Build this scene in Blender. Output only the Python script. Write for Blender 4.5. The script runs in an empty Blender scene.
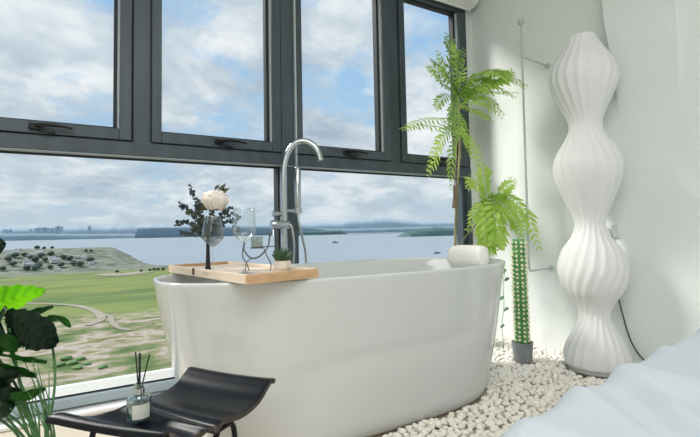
import bpy, bmesh, math, random
from mathutils import Vector, Matrix, noise
import numpy as np
R = math.radians
PI = math.pi
rnd = random.Random(7)
sc = bpy.context.scene
COL = sc.collection

# ------------------------------------------------------------------ camera
H = 0.76
F, YAW, PITCH, ROLL, SX, SY = 435.072, R(29.6854), R(2.94352), R(-1.10826), -6.678, -9.282
_f = Vector((math.sin(YAW) * math.cos(PITCH), math.cos(YAW) * math.cos(PITCH), math.sin(PITCH)))
_r = Vector((math.cos(YAW), -math.sin(YAW), 0))
_u = _r.cross(_f)
_r2 = _r * math.cos(ROLL) + _u * math.sin(ROLL)
_u2 = -_r * math.sin(ROLL) + _u * math.cos(ROLL)
cam = bpy.data.cameras.new('camera')
cam_o = bpy.data.objects.new('camera', cam)
COL.objects.link(cam_o)
cam_o.matrix_world = Matrix((( _r2.x, _u2.x, -_f.x, 0), (_r2.y, _u2.y, -_f.y, 0), (_r2.z, _u2.z, -_f.z, H), (0, 0, 0, 1)))
cam.sensor_width = 36
cam.sensor_fit = 'HORIZONTAL'
cam.lens = F / 700 * 36
cam.shift_x = -SX / 700
cam.shift_y = SY / 700
cam.clip_start = 0.02
cam.clip_end = 60000
sc.camera = cam_o


def at(px, py, x=None, y=None, z=None):
    """world point on a given plane along the photograph's sight line"""
    d = _f + _r2 * ((px - 350 - SX) / F) - _u2 * ((py - 218.5 - SY) / F)
    t = x / d.x if x is not None else y / d.y if y is not None else (z - H) / d.z
    return Vector((d.x * t, d.y * t, d.z * t + H))


# ------------------------------------------------------------------ materials
def lin(c):
    if isinstance(c, str):
        c = tuple(int(c[i:i + 2], 16) / 255 for i in (0, 2, 4))
    return tuple(x / 12.92 if x <= .04045 else ((x + .055) / 1.055) ** 2.4 for x in c) + (1,)


MATS = {}


def mat(name, col, rough=.5, metal=0, var=.06, scale=8, bump=0, bscale=60, coat=0, spec=.5, col2=None, trans=0, stretch=None):
    if name in MATS:
        return MATS[name]
    m = bpy.data.materials.new(name)
    m.use_nodes = True
    nt = m.node_tree
    n = nt.nodes
    b = n['Principled BSDF']
    out = n['Material Output']
    tc = n.new('ShaderNodeTexCoord')
    src = tc.outputs['Object']
    if stretch:
        mp = n.new('ShaderNodeMapping')
        mp.inputs['Scale'].default_value = stretch
        nt.links.new(src, mp.inputs['Vector'])
        src = mp.outputs['Vector']
    no = n.new('ShaderNodeTexNoise')
    no.inputs['Scale'].default_value = scale
    no.inputs['Detail'].default_value = 4
    nt.links.new(src, no.inputs['Vector'])
    rp = n.new('ShaderNodeValToRGB')
    c = lin(col)
    if col2:
        a, d = c, lin(col2)
    else:
        a = tuple(min(1, x * (1 + var)) for x in c[:3]) + (1,)
        d = tuple(x * (1 - var) for x in c[:3]) + (1,)
    rp.color_ramp.elements[0].position = .35
    rp.color_ramp.elements[1].position = .65
    rp.color_ramp.elements[0].color = a
    rp.color_ramp.elements[1].color = d
    nt.links.new(no.outputs['Fac'], rp.inputs['Fac'])
    nt.links.new(rp.outputs['Color'], b.inputs['Base Color'])
    b.inputs['Roughness'].default_value = rough
    b.inputs['Metallic'].default_value = metal
    b.inputs['Specular IOR Level'].default_value = spec
    b.inputs['Coat Weight'].default_value = coat
    b.inputs['Coat Roughness'].default_value = .08
    if bump:
        n2 = n.new('ShaderNodeTexNoise')
        n2.inputs['Scale'].default_value = bscale
        n2.inputs['Detail'].default_value = 5
        nt.links.new(src, n2.inputs['Vector'])
        bp = n.new('ShaderNodeBump')
        bp.inputs['Strength'].default_value = bump
        bp.inputs['Distance'].default_value = .01
        nt.links.new(n2.outputs['Fac'], bp.inputs['Height'])
        nt.links.new(bp.outputs['Normal'], b.inputs['Normal'])
    if trans:
        tr = n.new('ShaderNodeBsdfTranslucent')
        nt.links.new(rp.outputs['Color'], tr.inputs['Color'])
        mx = n.new('ShaderNodeMixShader')
        mx.inputs['Fac'].default_value = trans
        nt.links.new(b.outputs[0], mx.inputs[1])
        nt.links.new(tr.outputs[0], mx.inputs[2])
        nt.links.new(mx.outputs[0], out.inputs['Surface'])
    MATS[name] = m
    return m


def clear_mat(name, tint, lo, hi, rough=.02, gl=(1, 1, 1, 1)):
    m = bpy.data.materials.new(name)
    m.use_nodes = True
    nt = m.node_tree
    n = nt.nodes
    n.remove(n['Principled BSDF'])
    t = n.new('ShaderNodeBsdfTransparent')
    t.inputs[0].default_value = tint
    g = n.new('ShaderNodeBsdfGlossy')
    g.inputs['Roughness'].default_value = rough
    g.inputs['Color'].default_value = gl
    lw = n.new('ShaderNodeLayerWeight')
    lw.inputs[0].default_value = .35
    mr = n.new('ShaderNodeMapRange')
    mr.inputs['To Min'].default_value = lo
    mr.inputs['To Max'].default_value = hi
    mx = n.new('ShaderNodeMixShader')
    nt.links.new(lw.outputs['Facing'], mr.inputs['Value'])
    nt.links.new(mr.outputs[0], mx.inputs[0])
    nt.links.new(t.outputs[0], mx.inputs[1])
    nt.links.new(g.outputs[0], mx.inputs[2])
    nt.links.new(mx.outputs[0], n['Material Output'].inputs['Surface'])
    MATS[name] = m
    return m


M_FRAME = mat('frame_metal', '445058', .42, var=.15, scale=14, stretch=(1, 1, .12))
M_DARK = mat('gasket_black', '1b2328', .6)
M_BEAD = mat('bead_light', 'b9c2c5', .4)
M_SILLB = mat('sill_bead_glare', 'fafbfb', .4, var=.01)  # near-white colour paints the sky glare on the sloped bead
M_SILLR = mat('sill_rail_sunlit', '9fadb4', .35, var=.06)  # lighter copy of the frame colour, sunlight painted in
M_TRB = mat('transom_bead_grey', '98a1a5', .4)
M_HANDLE = mat('handle_black', '07090a', .3, spec=.35)
M_WALL = mat('wall_paint', 'ecf0ee', .75, var=.012, scale=2, bump=.03, bscale=120)
M_CEIL = mat('ceiling_paint', 'f2f3f1', .8, var=.01)
M_FLOOR = mat('floor_tile', 'd9cbb6', .35, var=.05, scale=3)
M_BASE = mat('baseboard_white', 'f3f4f3', .35, var=.01)
M_TUB = mat('tub_acrylic', 'd6d8d7', .09, var=.004, coat=.6, spec=.5)
M_CHROME = mat('chrome', 'b9bfc3', .07, metal=1, var=.02)
M_WIRE = mat('wire_steel', '6f7478', .3, metal=.9)
M_WOOD = mat('tray_wood', 'd8b48d', .5, col2='c79f76', scale=6, stretch=(3, .6, 9))
M_WOOD2 = mat('tray_wood_lit', 'f2e3d2', .5, col2='e6d0b8', scale=6, stretch=(3, .6, 9))  # paler copy of the tray wood, light on the boards painted in
M_PEB = mat('pebble_cream', 'faf5ec', .75, col2='eee5d7', scale=25, bump=.1, bscale=90)
M_PEB2 = mat('pebble_white', 'fcf9f2', .75, col2='f1ebe0', scale=25, bump=.1, bscale=90)
M_BED = mat('bedding_white', 'cad1d8', .9, var=.02, scale=5, bump=.12, bscale=30, spec=.15)
M_STOOL = mat('stool_black', '0f141a', .30, var=.25, scale=5, spec=.2)
M_STOOLE = mat('stool_edge', '3a332e', .5)
M_LAMP = mat('lamp_shade', 'fbfbfa', .55, var=.006, trans=.2)
M_LAMPB = mat('lamp_base', 'd6d8d6', .4)
M_BLACK = mat('cord_black', '121416', .5)
M_PLASTIC = mat('plastic_white', 'f0f1ef', .35, var=.01)
M_RAIL = mat('rail_pale', 'c3ccca', .4, var=.03)
M_LIME = mat('leaf_lime', '93e21f', .4, col2='6cc516', scale=12, trans=.72)
M_DKLEAF = mat('leaf_dark', '0c2219', .30, col2='11301f', scale=9, trans=.03, spec=.22)
M_MIDLEAF = mat('leaf_mid', '2a6a20', .33, col2='123a18', scale=9, trans=.3, spec=.25)
M_STEMG = mat('stem_green', '6fa06a', .45, col2='3f7a46', scale=20, trans=.2)
M_FERN = mat('fern_green', 'cde780', .5, col2='aed05c', scale=12, trans=.5)
M_FERN2 = mat('fern_green_deep', 'b4d27c', .5, col2='8fb562', scale=12, trans=.5)
M_TRUNK = mat('trunk_brown', 'a09c74', .7, col2='7a7253', scale=30, stretch=(1, 1, .2))
M_WRAP = mat('bark_wrap', 'a8917f', .8, col2='836c5b', scale=40)
M_CACT = mat('cactus_green', '76b06c', .5, col2='4a8c54', scale=20, trans=.1)
M_SPINE = mat('spine_cream', 'f7f0d0', .6)
M_POTG = mat('pot_grey', '8b9093', .5, var=.1, scale=20)
M_SOIL = mat('soil', '3a2c22', .95, bump=.4, bscale=80)
M_POTC = mat('pot_cream', 'ddd3c4', .6, var=.05)
M_SUCC = mat('succulent_green', '2c4a32', .4, col2='4c6a43', scale=40)
M_PETAL = mat('petal_white', 'fffaf4', .6, col2='fbeee2', scale=30, trans=.15)
M_EUC = mat('eucalyptus_leaf', '2b3947', .45, col2='4d5d58', scale=90, trans=.1)
M_EUC2 = mat('eucalyptus_olive', '6b7258', .5, col2='464f3b', scale=90, trans=.15)
M_TWIG = mat('twig', '4a4038', .7)
M_PILLOW = mat('headrest_white', 'f3f0e8', .5, var=.01)
M_LABEL = mat('label_paper', 'cfd2c8', .6)
M_BLIND = mat('blind_white', 'eff0ea', .45, var=.01)
M_VASE = mat('vase_dark', '15181a', .3)
M_WICK = mat('wax_white', 'ece7da', .6)
G_PANE = clear_mat('window_glass', (.985, .99, .99, 1), .002, .02)
G_WINE = clear_mat('wine_glass_clear', (.965, .975, .975, 1), .05, .75, .04, (.82, .86, .87, 1))
G_WINE2 = clear_mat('refraction_dark_glass', (.50, .52, .52, 1), .06, .8, .04, (.7, .75, .77, 1))  # dark tint paints the refraction inside the smaller bowl
G_JAR = clear_mat('jar_glass', (.80, .83, .82, 1), .12, .7, .06, (.8, .85, .86, 1))
G_BOTTLE = clear_mat('bottle_glass', (.78, .85, .84, 1), .10, .8, .04, (.85, .92, .94, 1))


# ------------------------------------------------------------------ mesh helper
class MB:
    def __init__(s):
        s.v = []
        s.f = []

    def box(s, x0, x1, y0, y1, z0, z1):
        i = len(s.v)
        s.v += [Vector((x, y, z)) for z in (z0, z1) for y in (y0, y1) for x in (x0, x1)]
        s.f += [[i + a for a in q] for q in ((0, 2, 3, 1), (4, 5, 7, 6), (0, 1, 5, 4), (2, 6, 7, 3), (0, 4, 6, 2), (1, 3, 7, 5))]
        return s

    def obb(s, c, ax, ay, az):
        """box from a centre and three half-axis vectors"""
        i = len(s.v)
        for k in (-1, 1):
            for j in (-1, 1):
                for h in (-1, 1):
                    s.v.append(c + ax * h + ay * j + az * k)
        s.f += [[i + a for a in q] for q in ((0, 2, 3, 1), (4, 5, 7, 6), (0, 1, 5, 4), (2, 6, 7, 3), (0, 4, 6, 2), (1, 3, 7, 5))]
        return s

    def tube(s, path, r, n=10, cap=True):
        path = [Vector(p) for p in path]
        m = len(path)
        rr = r if isinstance(r, (list, tuple)) else [r] * m
        t0 = (path[1] - path[0]).normalized()
        nrm = t0.orthogonal().normalized()
        base = len(s.v)
        for i in range(m):
            t = (path[min(i + 1, m - 1)] - path[max(i - 1, 0)])
            t = t.normalized() if t.length > 1e-9 else t0
            nrm = (nrm - t * nrm.dot(t))
            nrm = nrm.normalized() if nrm.length > 1e-6 else t.orthogonal().normalized()
            bn = t.cross(nrm)
            for k in range(n):
                a = 2 * PI * k / n
                s.v.append(path[i] + (nrm * math.cos(a) + bn * math.sin(a)) * rr[i])
        for i in range(m - 1):
            for k in range(n):
                a = base + i * n + k
                b = base + i * n + (k + 1) % n
                s.f.append([a, b, b + n, a + n])
        if cap:
            s.f.append([base + k for k in reversed(range(n))])
            s.f.append([base + (m - 1) * n + k for k in range(n)])
        return s

    def lathe(s, prof, c=(0, 0, 0), n=24, rf=None, capb=False, capt=False, xf=None):
        c = Vector(c)
        base = len(s.v)
        for i, (r, z) in enumerate(prof):
            for k in range(n):
                a = 2 * PI * k / n
                q = r * (rf(a, i) if rf else 1)
                p = Vector((q * math.cos(a), q * math.sin(a), z))
                s.v.append(c + (xf @ p if xf else p))
        for i in range(len(prof) - 1):
            for k in range(n):
                a = base + i * n + k
                b = base + i * n + (k + 1) % n
                s.f.append([a, b, b + n, a + n])
        if capb:
            s.f.append([base + k for k in reversed(range(n))])
        if capt:
            s.f.append([base + (len(prof) - 1) * n + k for k in range(n)])
        return s

    def grid(s, pts, closed=False):
        base = len(s.v)
        w = len(pts[0])
        for row in pts:
            s.v += [Vector(p) for p in row]
        for i in range(len(pts) - 1):
            for k in range(w - (0 if closed else 1)):
                a = base + i * w + k
                b = base + i * w + (k + 1) % w
                s.f.append([a, b, b + w, a + w])
        return s

    def poly(s, pts):
        i = len(s.v)
        s.v += [Vector(p) for p in pts]
        s.f.append(list(range(i, i + len(pts))))
        return s

    def prism(s, pts, ext):
        """closed outline pts (list of Vector) extruded by vector ext"""
        i = len(s.v)
        n = len(pts)
        ext = Vector(ext)
        s.v += [Vector(p) for p in pts] + [Vector(p) + ext for p in pts]
        s.f.append([i + k for k in reversed(range(n))])
        s.f.append([i + n + k for k in range(n)])
        for k in range(n):
            j = (k + 1) % n
            s.f.append([i + k, i + j, i + n + j, i + n + k])
        return s

    def blob(s, c, r, squash=(1, 1, 1), sub=2, amp=.25, fr=2., seed=0):
        bm = bmesh.new()
        bmesh.ops.create_icosphere(bm, subdivisions=sub, radius=1)
        i = len(s.v)
        for v in bm.verts:
            d = 1 + amp * noise.noise(v.co * fr + Vector((seed * 7.3, seed * 3.1, seed)))
            s.v.append(Vector(c) + Vector((v.co.x * squash[0], v.co.y * squash[1], v.co.z * squash[2])) * r * d)
        bm.verts.index_update()
        s.f += [[i + v.index for v in f.verts] for f in bm.faces]
        bm.free()
        return s

    def build(s, name, m, parent=None, origin=None, bevel=0, bseg=2, smooth=True, angle=40, solid=0, sub=0):
        me = bpy.data.meshes.new(name)
        if origin is None:
            if parent is not None:
                origin = Vector(parent['_o'])
            else:
                lo = [min(p[k] for p in s.v) for k in range(3)]
                hi = [max(p[k] for p in s.v) for k in range(3)]
                origin = Vector(((lo[0] + hi[0]) / 2, (lo[1] + hi[1]) / 2, lo[2]))
        origin = Vector(origin)
        me.from_pydata([tuple(p - origin) for p in s.v], [], s.f)
        me.update()
        bm = bmesh.new()
        bm.from_mesh(me)
        bmesh.ops.recalc_face_normals(bm, faces=bm.faces)
        bm.to_mesh(me)
        bm.free()
        if smooth:
            me.polygons.foreach_set('use_smooth', [True] * len(me.polygons))
            me.set_sharp_from_angle(angle=R(angle))
        me.materials.append(m)
        o = bpy.data.objects.new(name, me)
        COL.objects.link(o)
        o['_o'] = tuple(origin)
        if parent is not None:
            o.parent = parent
            o.location = origin - Vector(parent['_o'])
        else:
            o.location = origin
        if solid:
            md = o.modifiers.new('solid', 'SOLIDIFY')
            md.thickness = solid
            md.offset = 0
        if bevel:
            md = o.modifiers.new('bev', 'BEVEL')
            md.width = bevel
            md.segments = bseg
            md.limit_method = 'ANGLE'
        if sub:
            md = o.modifiers.new('sub', 'SUBSURF')
            md.levels = sub
            md.render_levels = sub
        return o


def tag(o, label, cat, group=None, kind=None):
    o['label'] = label
    o['category'] = cat
    if group:
        o['group'] = group
    if kind:
        o['kind'] = kind
    return o


def thing(name, loc, label, cat, group=None, kind=None):
    o = bpy.data.objects.new(name, None)
    o.empty_display_size = .05
    COL.objects.link(o)
    o.location = loc
    o['_o'] = tuple(loc)
    return tag(o, label, cat, group, kind)


def struct(name, mb, m, parent=None, **k):
    o = mb.build(name, m, parent, **k)
    if parent is None:
        o['kind'] = 'structure'
    return o


def catmull(pts, n=8):
    pts = [Vector(p) for p in pts]
    P = [pts[0] * 2 - pts[1]] + pts + [pts[-1] * 2 - pts[-2]]
    out = []
    for i in range(1, len(P) - 2):
        for k in range(n):
            t = k / n
            a, b, c, d = P[i - 1], P[i], P[i + 1], P[i + 2]
            out.append(.5 * ((2 * b) + (c - a) * t + (2 * a - 5 * b + 4 * c - d) * t * t + (3 * b - a - 3 * c + d) * t ** 3))
    out.append(pts[-1])
    return out


def smooth01(x):
    x = max(0., min(1., x))
    return x * x * (3 - 2 * x)


# ================================================================== ROOM SHELL
YW = 2.29           # inner face of window plane
XW = 2.45           # right wall
XL, YB, ZC = -2.3, -2.6, 2.75
struct('floor', MB().box(XL - .1, XW + .1, YB - .1, YW + .12, -.1, 0), M_FLOOR, smooth=False)
struct('ceiling', MB().box(XL - .1, XW + .1, YB - .1, YW + .12, ZC, ZC + .1), M_CEIL, smooth=False)
struct('wall_right', MB().box(XW, XW + .1, YB, YW + .12, 0, ZC), M_WALL, smooth=False)
struct('wall_left', MB().box(XL - .1, XL, YB, YW + .12, 0, ZC), M_WALL, smooth=False)
struct('wall_back', MB().box(XL - .1, XW + .1, YB - .1, YB, 0, ZC), M_WALL, smooth=False)
ww = MB()
ww.box(XL, XW, YW, YW + .12, 2.42, ZC)                # lintel over the window
ww.box(2.375, XW, YW - .0, YW + .12, 0, 2.42)         # white strip beside the frame
ww.box(XL, -1.99, YW, YW + .12, 0, 2.42)
ww.box(-1.99, 2.375, YW + .0, YW + .12, 0, .022)
struct('wall_window', ww, M_WALL, smooth=False)
struct('baseboard_window', MB().box(XL, XW - .001, YW - .105, YW - .028, 0, .016), M_BASE, bevel=.004)

# upper right: a shallow leaning panel on the wall, flush lower down
e1, e2 = at(603, 0, x=XW).y, at(671, 0, x=XW).y
pan = MB()
zlo = at(681, 106, x=XW).z
e1 = at(619, 106, x=XW).y
e2 = at(681, 106, x=XW).y
prof = [Vector((XW + .01, e1, zlo - .25))] + [Vector((XW - .001 - .105 * max(0, (k / 14 - .12) / .88) ** 1.25, e1, zlo - .08 + .62 * k / 14)) for k in range(15)] + [Vector((XW - .16, e1, ZC)), Vector((XW + .01, e1, ZC))]
pan.prism(prof, (0, e2 - e1, 0))
struct('trim_1', pan, M_WALL, angle=30)

# ------------------------------------------------------------------ window
win = thing('window_1', (0.2, YW, 0), '', '')
del win['label'], win['category']
win['kind'] = 'structure'
fr = MB()
yf, yb = YW - .012, YW + .075
fr.box(-1.99, 2.375, yf, yb, 2.385, 2.42)         # head
fr.box(2.335, 2.375, yf, yb, .02, 2.42)           # right jamb
fr.box(-1.99, -1.95, yf, yb, .02, 2.42)
fr.build('frame', M_FRAME, win, bevel=.003)
MB().box(-1.99, 2.375, YW - .03, yb, .020, .062).build('bottom_rail', M_SILLR, win, bevel=.005)
MB().box(-1.95, 2.335, YW + .0, YW + .05, .062, .072).build('gasket', M_DARK, win)
bd = MB()
bd.prism([Vector((-1.95, YW - .004, .071)), Vector((-1.95, YW + .028, .100)), Vector((-1.95, YW + .055, .100)), Vector((-1.95, YW + .055, .071))], (.93 + 1.95, 0, 0))
bd.prism([Vector((1.0, YW - .004, .071)), Vector((1.0, YW + .028, .100)), Vector((1.0, YW + .055, .100)), Vector((1.0, YW + .055, .071))], (1.335, 0, 0))
bd.build('glazing_bead', M_SILLB, win)
MB().box(-1.99, 2.375, yf - .004, yb, 1.140, 1.207).build('transom', M_FRAME, win, bevel=.004)
MB().box(-1.95, 2.335, YW - .012, YW + .03, 1.134, 1.1405).build('transom_bead', M_TRB, win, bevel=.001)
MB().box(-1.95, 2.335, YW + .03, YW + .05, 1.126, 1.1405).build('gasket', M_DARK, win)
MX = [-1.365, -.61, .150, .905, 1.660]             # left faces of the mullions
for i, x in enumerate(MX):
    mm = MB()
    mm.box(x, x + .078, yf - .004, yb, 1.20, 2.40)
    mm.build('mullion', M_FRAME, win, bevel=.004)
mm = MB().box(.897, 1.003, yf + .002, yb, .05, 1.16)
mm.build('mullion', M_FRAME, win, bevel=.004)
MB().box(.890, .897, yf + .02, yb, .07, 1.14).build('gasket', M_DARK, win)
MB().box(1.003, 1.012, yf + .02, yb, .07, 1.14).build('gasket', M_DARK, win)
MB().box(.9845, .992, yf - .024, yf, 1.13, 2.42).build('pale_strip', M_BEAD, win)  # thin pale vertical strip at the mullion's right edge
pn = MB().box(-1.95, .893, YW + .045, YW + .051, .09, 1.14)
pn.build('glass_pane', G_PANE, win)
MB().box(1.01, 2.336, YW + .045, YW + .051, .09, 1.14).build('glass_pane', G_PANE, win)
# thin vertical frame of the neighbouring casement by the jamb
MB().box(2.303, 2.336, YW + .012, yb, .07, 1.15).build('jamb_bead', M_FRAME, win, bevel=.002)


def sash(x0, x1, hx):
    """one opening light between mullion faces x0..x1"""
    z0, z1 = 1.210, 2.388
    o = MB()
    w = .052
    y0, y1 = YW - .030, YW + .03
    x0 += .004
    x1 -= .006
    o.box(x0, x0 + w - .007, y0, y1, z0, z1)
    o.box(x1 - w, x1, y0, y1, z0, z1)
    o.box(x0 + w - .007, x1 - w, y0, y1, z0, z0 + w)
    o.box(x0 + w - .007, x1 - w, y0, y1, z1 - w + .01, z1)
    s = o.build('sash', M_FRAME, win, bevel=.003)
    b = MB()
    b.box(x1 - w - .006, x1 - w + .001, y0 + .012, y1, z0 + w, z1 - w)
    b.build('bead', M_BEAD, s)
    g = MB()
    g.box(x1 - w - .024, x1 - w - .008, y0 + .03, y1 + .012, z0 + w, z1 - w)
    g.box(x0 + w - .007, x1 - w - .008, y0 + .03, y1 + .012, z0 + w + .004, z0 + w + .010)
    g.box(x0 + w - .007, x1 - w - .008, y0 + .03, y1 + .012, z1 - w, z1 - w + .012)
    g.build('gasket', M_DARK, s)
    MB().box(x0 + w - .012, x1 - w, YW + .036, YW + .042, z0 + w - .002, z1 - w + .012).build('glass_pane', G_PANE, s)
    # dark shadow gap round the sash
    gp = MB()
    gp.box(x1, x1 + .005, YW - .006, y1, z0, z1)
    gp.box(x0, x1, YW - .006, y1, z0 - .004, z0)
    gp.build('shadow_gap', M_DARK, s)
    # lever handle on the bottom rail
    h = MB()
    hz = z0 + .020
    h.obb(Vector((hx - .055, y0 - .010, hz + .006)), Vector((.020, 0, 0)), Vector((0, .010, 0)), Vector((0, 0, .013)))
    lv = catmull([(hx - .050, y0 - .022, hz + .010), (hx - .01, y0 - .032, hz + .012), (hx + .04, y0 - .034, hz + .011), (hx + .085, y0 - .032, hz + .004)], 6)
    h.tube(lv, [.011 - .006 * (i / (len(lv) - 1)) for i in range(len(lv))], 8)
    h.tube([(hx - .045, y0 - .012, hz - .012), (hx + .0, y0 - .014, hz - .018), (hx + .02, y0 - .006, hz - .016)], .005, 6)
    h.build('handle', M_HANDLE, s, bevel=.002)


edges = [-1.95] + [v for x in MX for v in (x, x + .078)] + [2.336]
hpx = [None, None, (50, 129), (229, 141), (354, 152), (441, 161)]
for i in range(6):
    a, b = edges[2 * i], edges[2 * i + 1]
    hx = at(hpx[i][0], hpx[i][1], y=YW - .03).x if hpx[i] else (a + b) / 2
    sash(a, b, hx)

# roller blind cassette above the window
bl = thing('roller_blind', (.2, YW - .07, 2.39), 'white roller blind cassette at the top of the window, its end against the right wall', 'blind')
prof = [Vector((-1.9, YW - .014, 2.385)), Vector((-1.9, YW - .03, 2.372)), Vector((-1.9, YW - .075, 2.378)), Vector((-1.9, YW - .115, 2.395)), Vector((-1.9, YW - .125, 2.43)), Vector((-1.9, YW - .11, 2.49)), Vector((-1.9, YW - .014, 2.5))]
MB().prism(prof, (2.375 + 1.9 + .025, 0, 0)).build('cassette', M_BLIND, bl, bevel=.006)
MB().tube([(-1.88, YW - .06, 2.366), (2.37, YW - .06, 2.366)], .012, 12).build('bottom_bar', M_BLIND, bl)

# ================================================================== BATHTUB
TC = Vector((1.022, 1.705, 0))
TZ = .60


def oval(a, b, n, ex):
    out = []
    for k in range(n):
        t = 2 * PI * k / n
        c, s = math.cos(t), math.sin(t)
        out.append((a * math.copysign(abs(c) ** (2 / ex), c), b * math.copysign(abs(s) ** (2 / ex), s)))
    return out


tub = MB()
rows = []


def trow(a, b, z, ex=2.5, inner=False):
    ccx = TC.x - .050 * max(0, 1 - z / .58)
    rows.append([(ccx + x, TC.y + y, z) for x, y in oval(a, b, 96, ex + 1.1 * max(0, 1 - z / .5) if not inner else ex)])


A0, B0 = .652, .350
trow(.3, .15, .006)
trow(A0 - .05, B0 - .05, .006)
trow(A0 - .015, B0 - .015, .012)
trow(A0, B0, .030)
for i in range(1, 13):
    t = i / 12
    trow(A0 + (.838 - A0) * (t ** .85), B0 + (.374 - B0) * (t ** .9), .030 + (.585 - .030) * t)
trow(.8385, .3745, .593)
trow(.837, .373, .598)
trow(.832, .368, .6005)
trow(.826, .362, .599)
trow(.820, .357, .590)
for i in range(1, 9):
    t = i / 8
    trow(.820 - .16 * t ** 1.1, .357 - .06 * t, .590 - .36 * t, inner=True)
trow(.62, .25, .17, inner=True)
trow(.5, .17, .15, inner=True)
trow(.1, .04, .145, inner=True)
tub.grid(rows, closed=True)
tub.f.append(list(range(96)))
tub.f.append([len(tub.v) - 96 + k for k in range(96)])
tag(tub.build('bathtub', M_TUB, angle=60), 'glossy white oval freestanding bathtub beside the window on white pebbles', 'bathtub')

# headrest on the right end
pc = at(471, 255, x=1.79)
pl = MB()
prow = []
for i in range(15):
    u = -1 + 2 * i / 14
    w = (1 - abs(u) ** 5) ** .4
    row = []
    for k in range(24):
        a = 2 * PI * k / 24
        cx = math.copysign(abs(math.cos(a)) ** .7, math.cos(a)) * .058
        cz = math.copysign(abs(math.sin(a)) ** .8, math.sin(a)) * .04
        row.append((1.772 - .10 * u * u * .35 + cx * .83 * (.7 + .3 * w) - .0, 1.712 + u * .118, .616 + cz * 1.45 * (.65 + .35 * w)))
    prow.append(row)
pl.grid(prow, closed=True)
pl.f.append([k for k in range(24)])
pl.f.append([14 * 24 + k for k in range(24)])
tag(pl.build('bath_pillow', M_PILLOW, angle=80), 'white padded headrest lying on the right end of the bathtub rim', 'pillow')

# ------------------------------------------------------------------ wooden tray
tn = Vector((.402, 1.303, .603))
ax = Vector((math.cos(R(11.5)), math.sin(R(11.5)), 0))
ay = Vector((-ax.y, ax.x, 0))
TW = .275
TL = .68
tray = thing('bath_tray', tn + ax * TW / 2 + ay * TL / 2, 'pale wooden tray laid across the left end of the bathtub', 'tray')
Zt0, Zt1, th = .6035, .634, .012
UP = Vector((0, 0, 1))


def tb(a0, a1, b0, b1, z0, z1, name, m):
    c = tn + ax * ((a0 + a1) / 2) + ay * ((b0 + b1) / 2)
    c.z = (z0 + z1) / 2
    return MB().obb(c, ax * ((a1 - a0) / 2), ay * ((b1 - b0) / 2), UP * ((z1 - z0) / 2)).build(name, m, tray, bevel=.0015)


tb(0, TW, 0, th, Zt0, Zt1, 'end_board', M_WOOD)
tb(0, TW, TL - th, TL, Zt0, Zt1, 'end_board', M_WOOD)
tb(0, th, th, TL - th, Zt0, Zt1, 'side_board', M_WOOD2)
tb(TW - th, TW, th, TL - th, Zt0, Zt1, 'side_board', M_WOOD2)
for k in range(5):
    wd = (TW - 2 * th) / 5
    tb(th + k * wd + .002, th + (k + 1) * wd - .002, th, TL - th, .612, .622, 'slat', M_WOOD2)
c = tn + ay * .41 - ax * .0006
c.z = .622
MB().obb(c, ax * .0012, ay * .009, UP * .012).build('slot', M_TWIG, tray)
TZT = .622        # things stand here

# ------------------------------------------------------------------ glasses


def wine_glass(base, h, rb, stem, label, bowlmat, taper=.30, foot=.034):
    g = thing('wine_glass', base, label, 'wine glass')
    x, y, z = base
    MB().lathe([(foot, 0), (foot, .002), (.012, .005), (.004, .010)], base, 24, capb=True).build('foot', G_WINE, g)
    MB().lathe([(.004, .010), (.003, stem * .5), (.0035, stem - .006), (.008, stem)], base, 12).build('stem', G_WINE, g)
    bh = h - stem
    pr = []
    for i in range(15):
        t = i / 14
        r = rb * math.sin(min(1, (t + .06) / .42) * PI / 2) if t < .36 else rb * (1 - taper * ((t - .36) / .64) ** 1.6)
        pr.append((max(r, .008 if i == 0 else r), stem + bh * t))
    MB().lathe(pr, base, 32).build('bowl', bowlmat, g)
    MB().tube([Vector(base) + Vector((pr[-1][0] * math.cos(a), pr[-1][0] * math.sin(a), h)) for a in [2 * PI * k / 32 for k in range(33)]], .0012, 5, cap=False).build('rim', G_WINE, g)
    return g


g1 = at(213, 268, z=TZT)
g1 = at(213, 266.5, y=1.60)
g1.z = TZT
h1 = at(213, 216.5, y=g1.y).z - TZT
wine_glass(g1, h1, .039, h1 * .47, 'smaller wine glass with a darker bowl in front of the flowers', G_WINE2)
g2 = at(247, 271, y=1.455)
g2.z = TZT
h2 = at(247, 208.5, y=g2.y).z - TZT
wine_glass(g2 + Vector((.002, .035, 0)), h2, .0405, h2 * .48, 'taller clear wine glass beside the wire candle holder', G_WINE, .12)

# ------------------------------------------------------------------ vase and bouquet
vb = at(208, 268, y=1.72)
vb.z = TZT
vh = at(208, 236, y=1.72).z - TZT
MBv = MB().lathe([(.011, 0), (.012, .004), (.009, .02), (.0068, vh * .6), (.0075, vh - .003), (.0075, vh), (.0055, vh), (.0055, .02)], vb, 20, capb=True)
tag(MBv.build('bud_vase', M_VASE), 'slim dark vase holding the bouquet behind the smaller wine glass', 'vase')
bq = thing('flower_bouquet', vb + Vector((0, 0, .03)), 'bouquet of one white peony with dark eucalyptus sprigs in the slim vase', 'flowers')
fc = at(215.5, 201, y=1.70)
top = vb + Vector((0, 0, vh + .004))
MB().tube(catmull([vb + Vector((0, 0, .03)), top, top.lerp(fc, .5) + Vector((0, .01, 0)), fc + Vector((0, .012, -.03))], 5), .0025, 6).build('stem', M_TWIG, bq)


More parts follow.
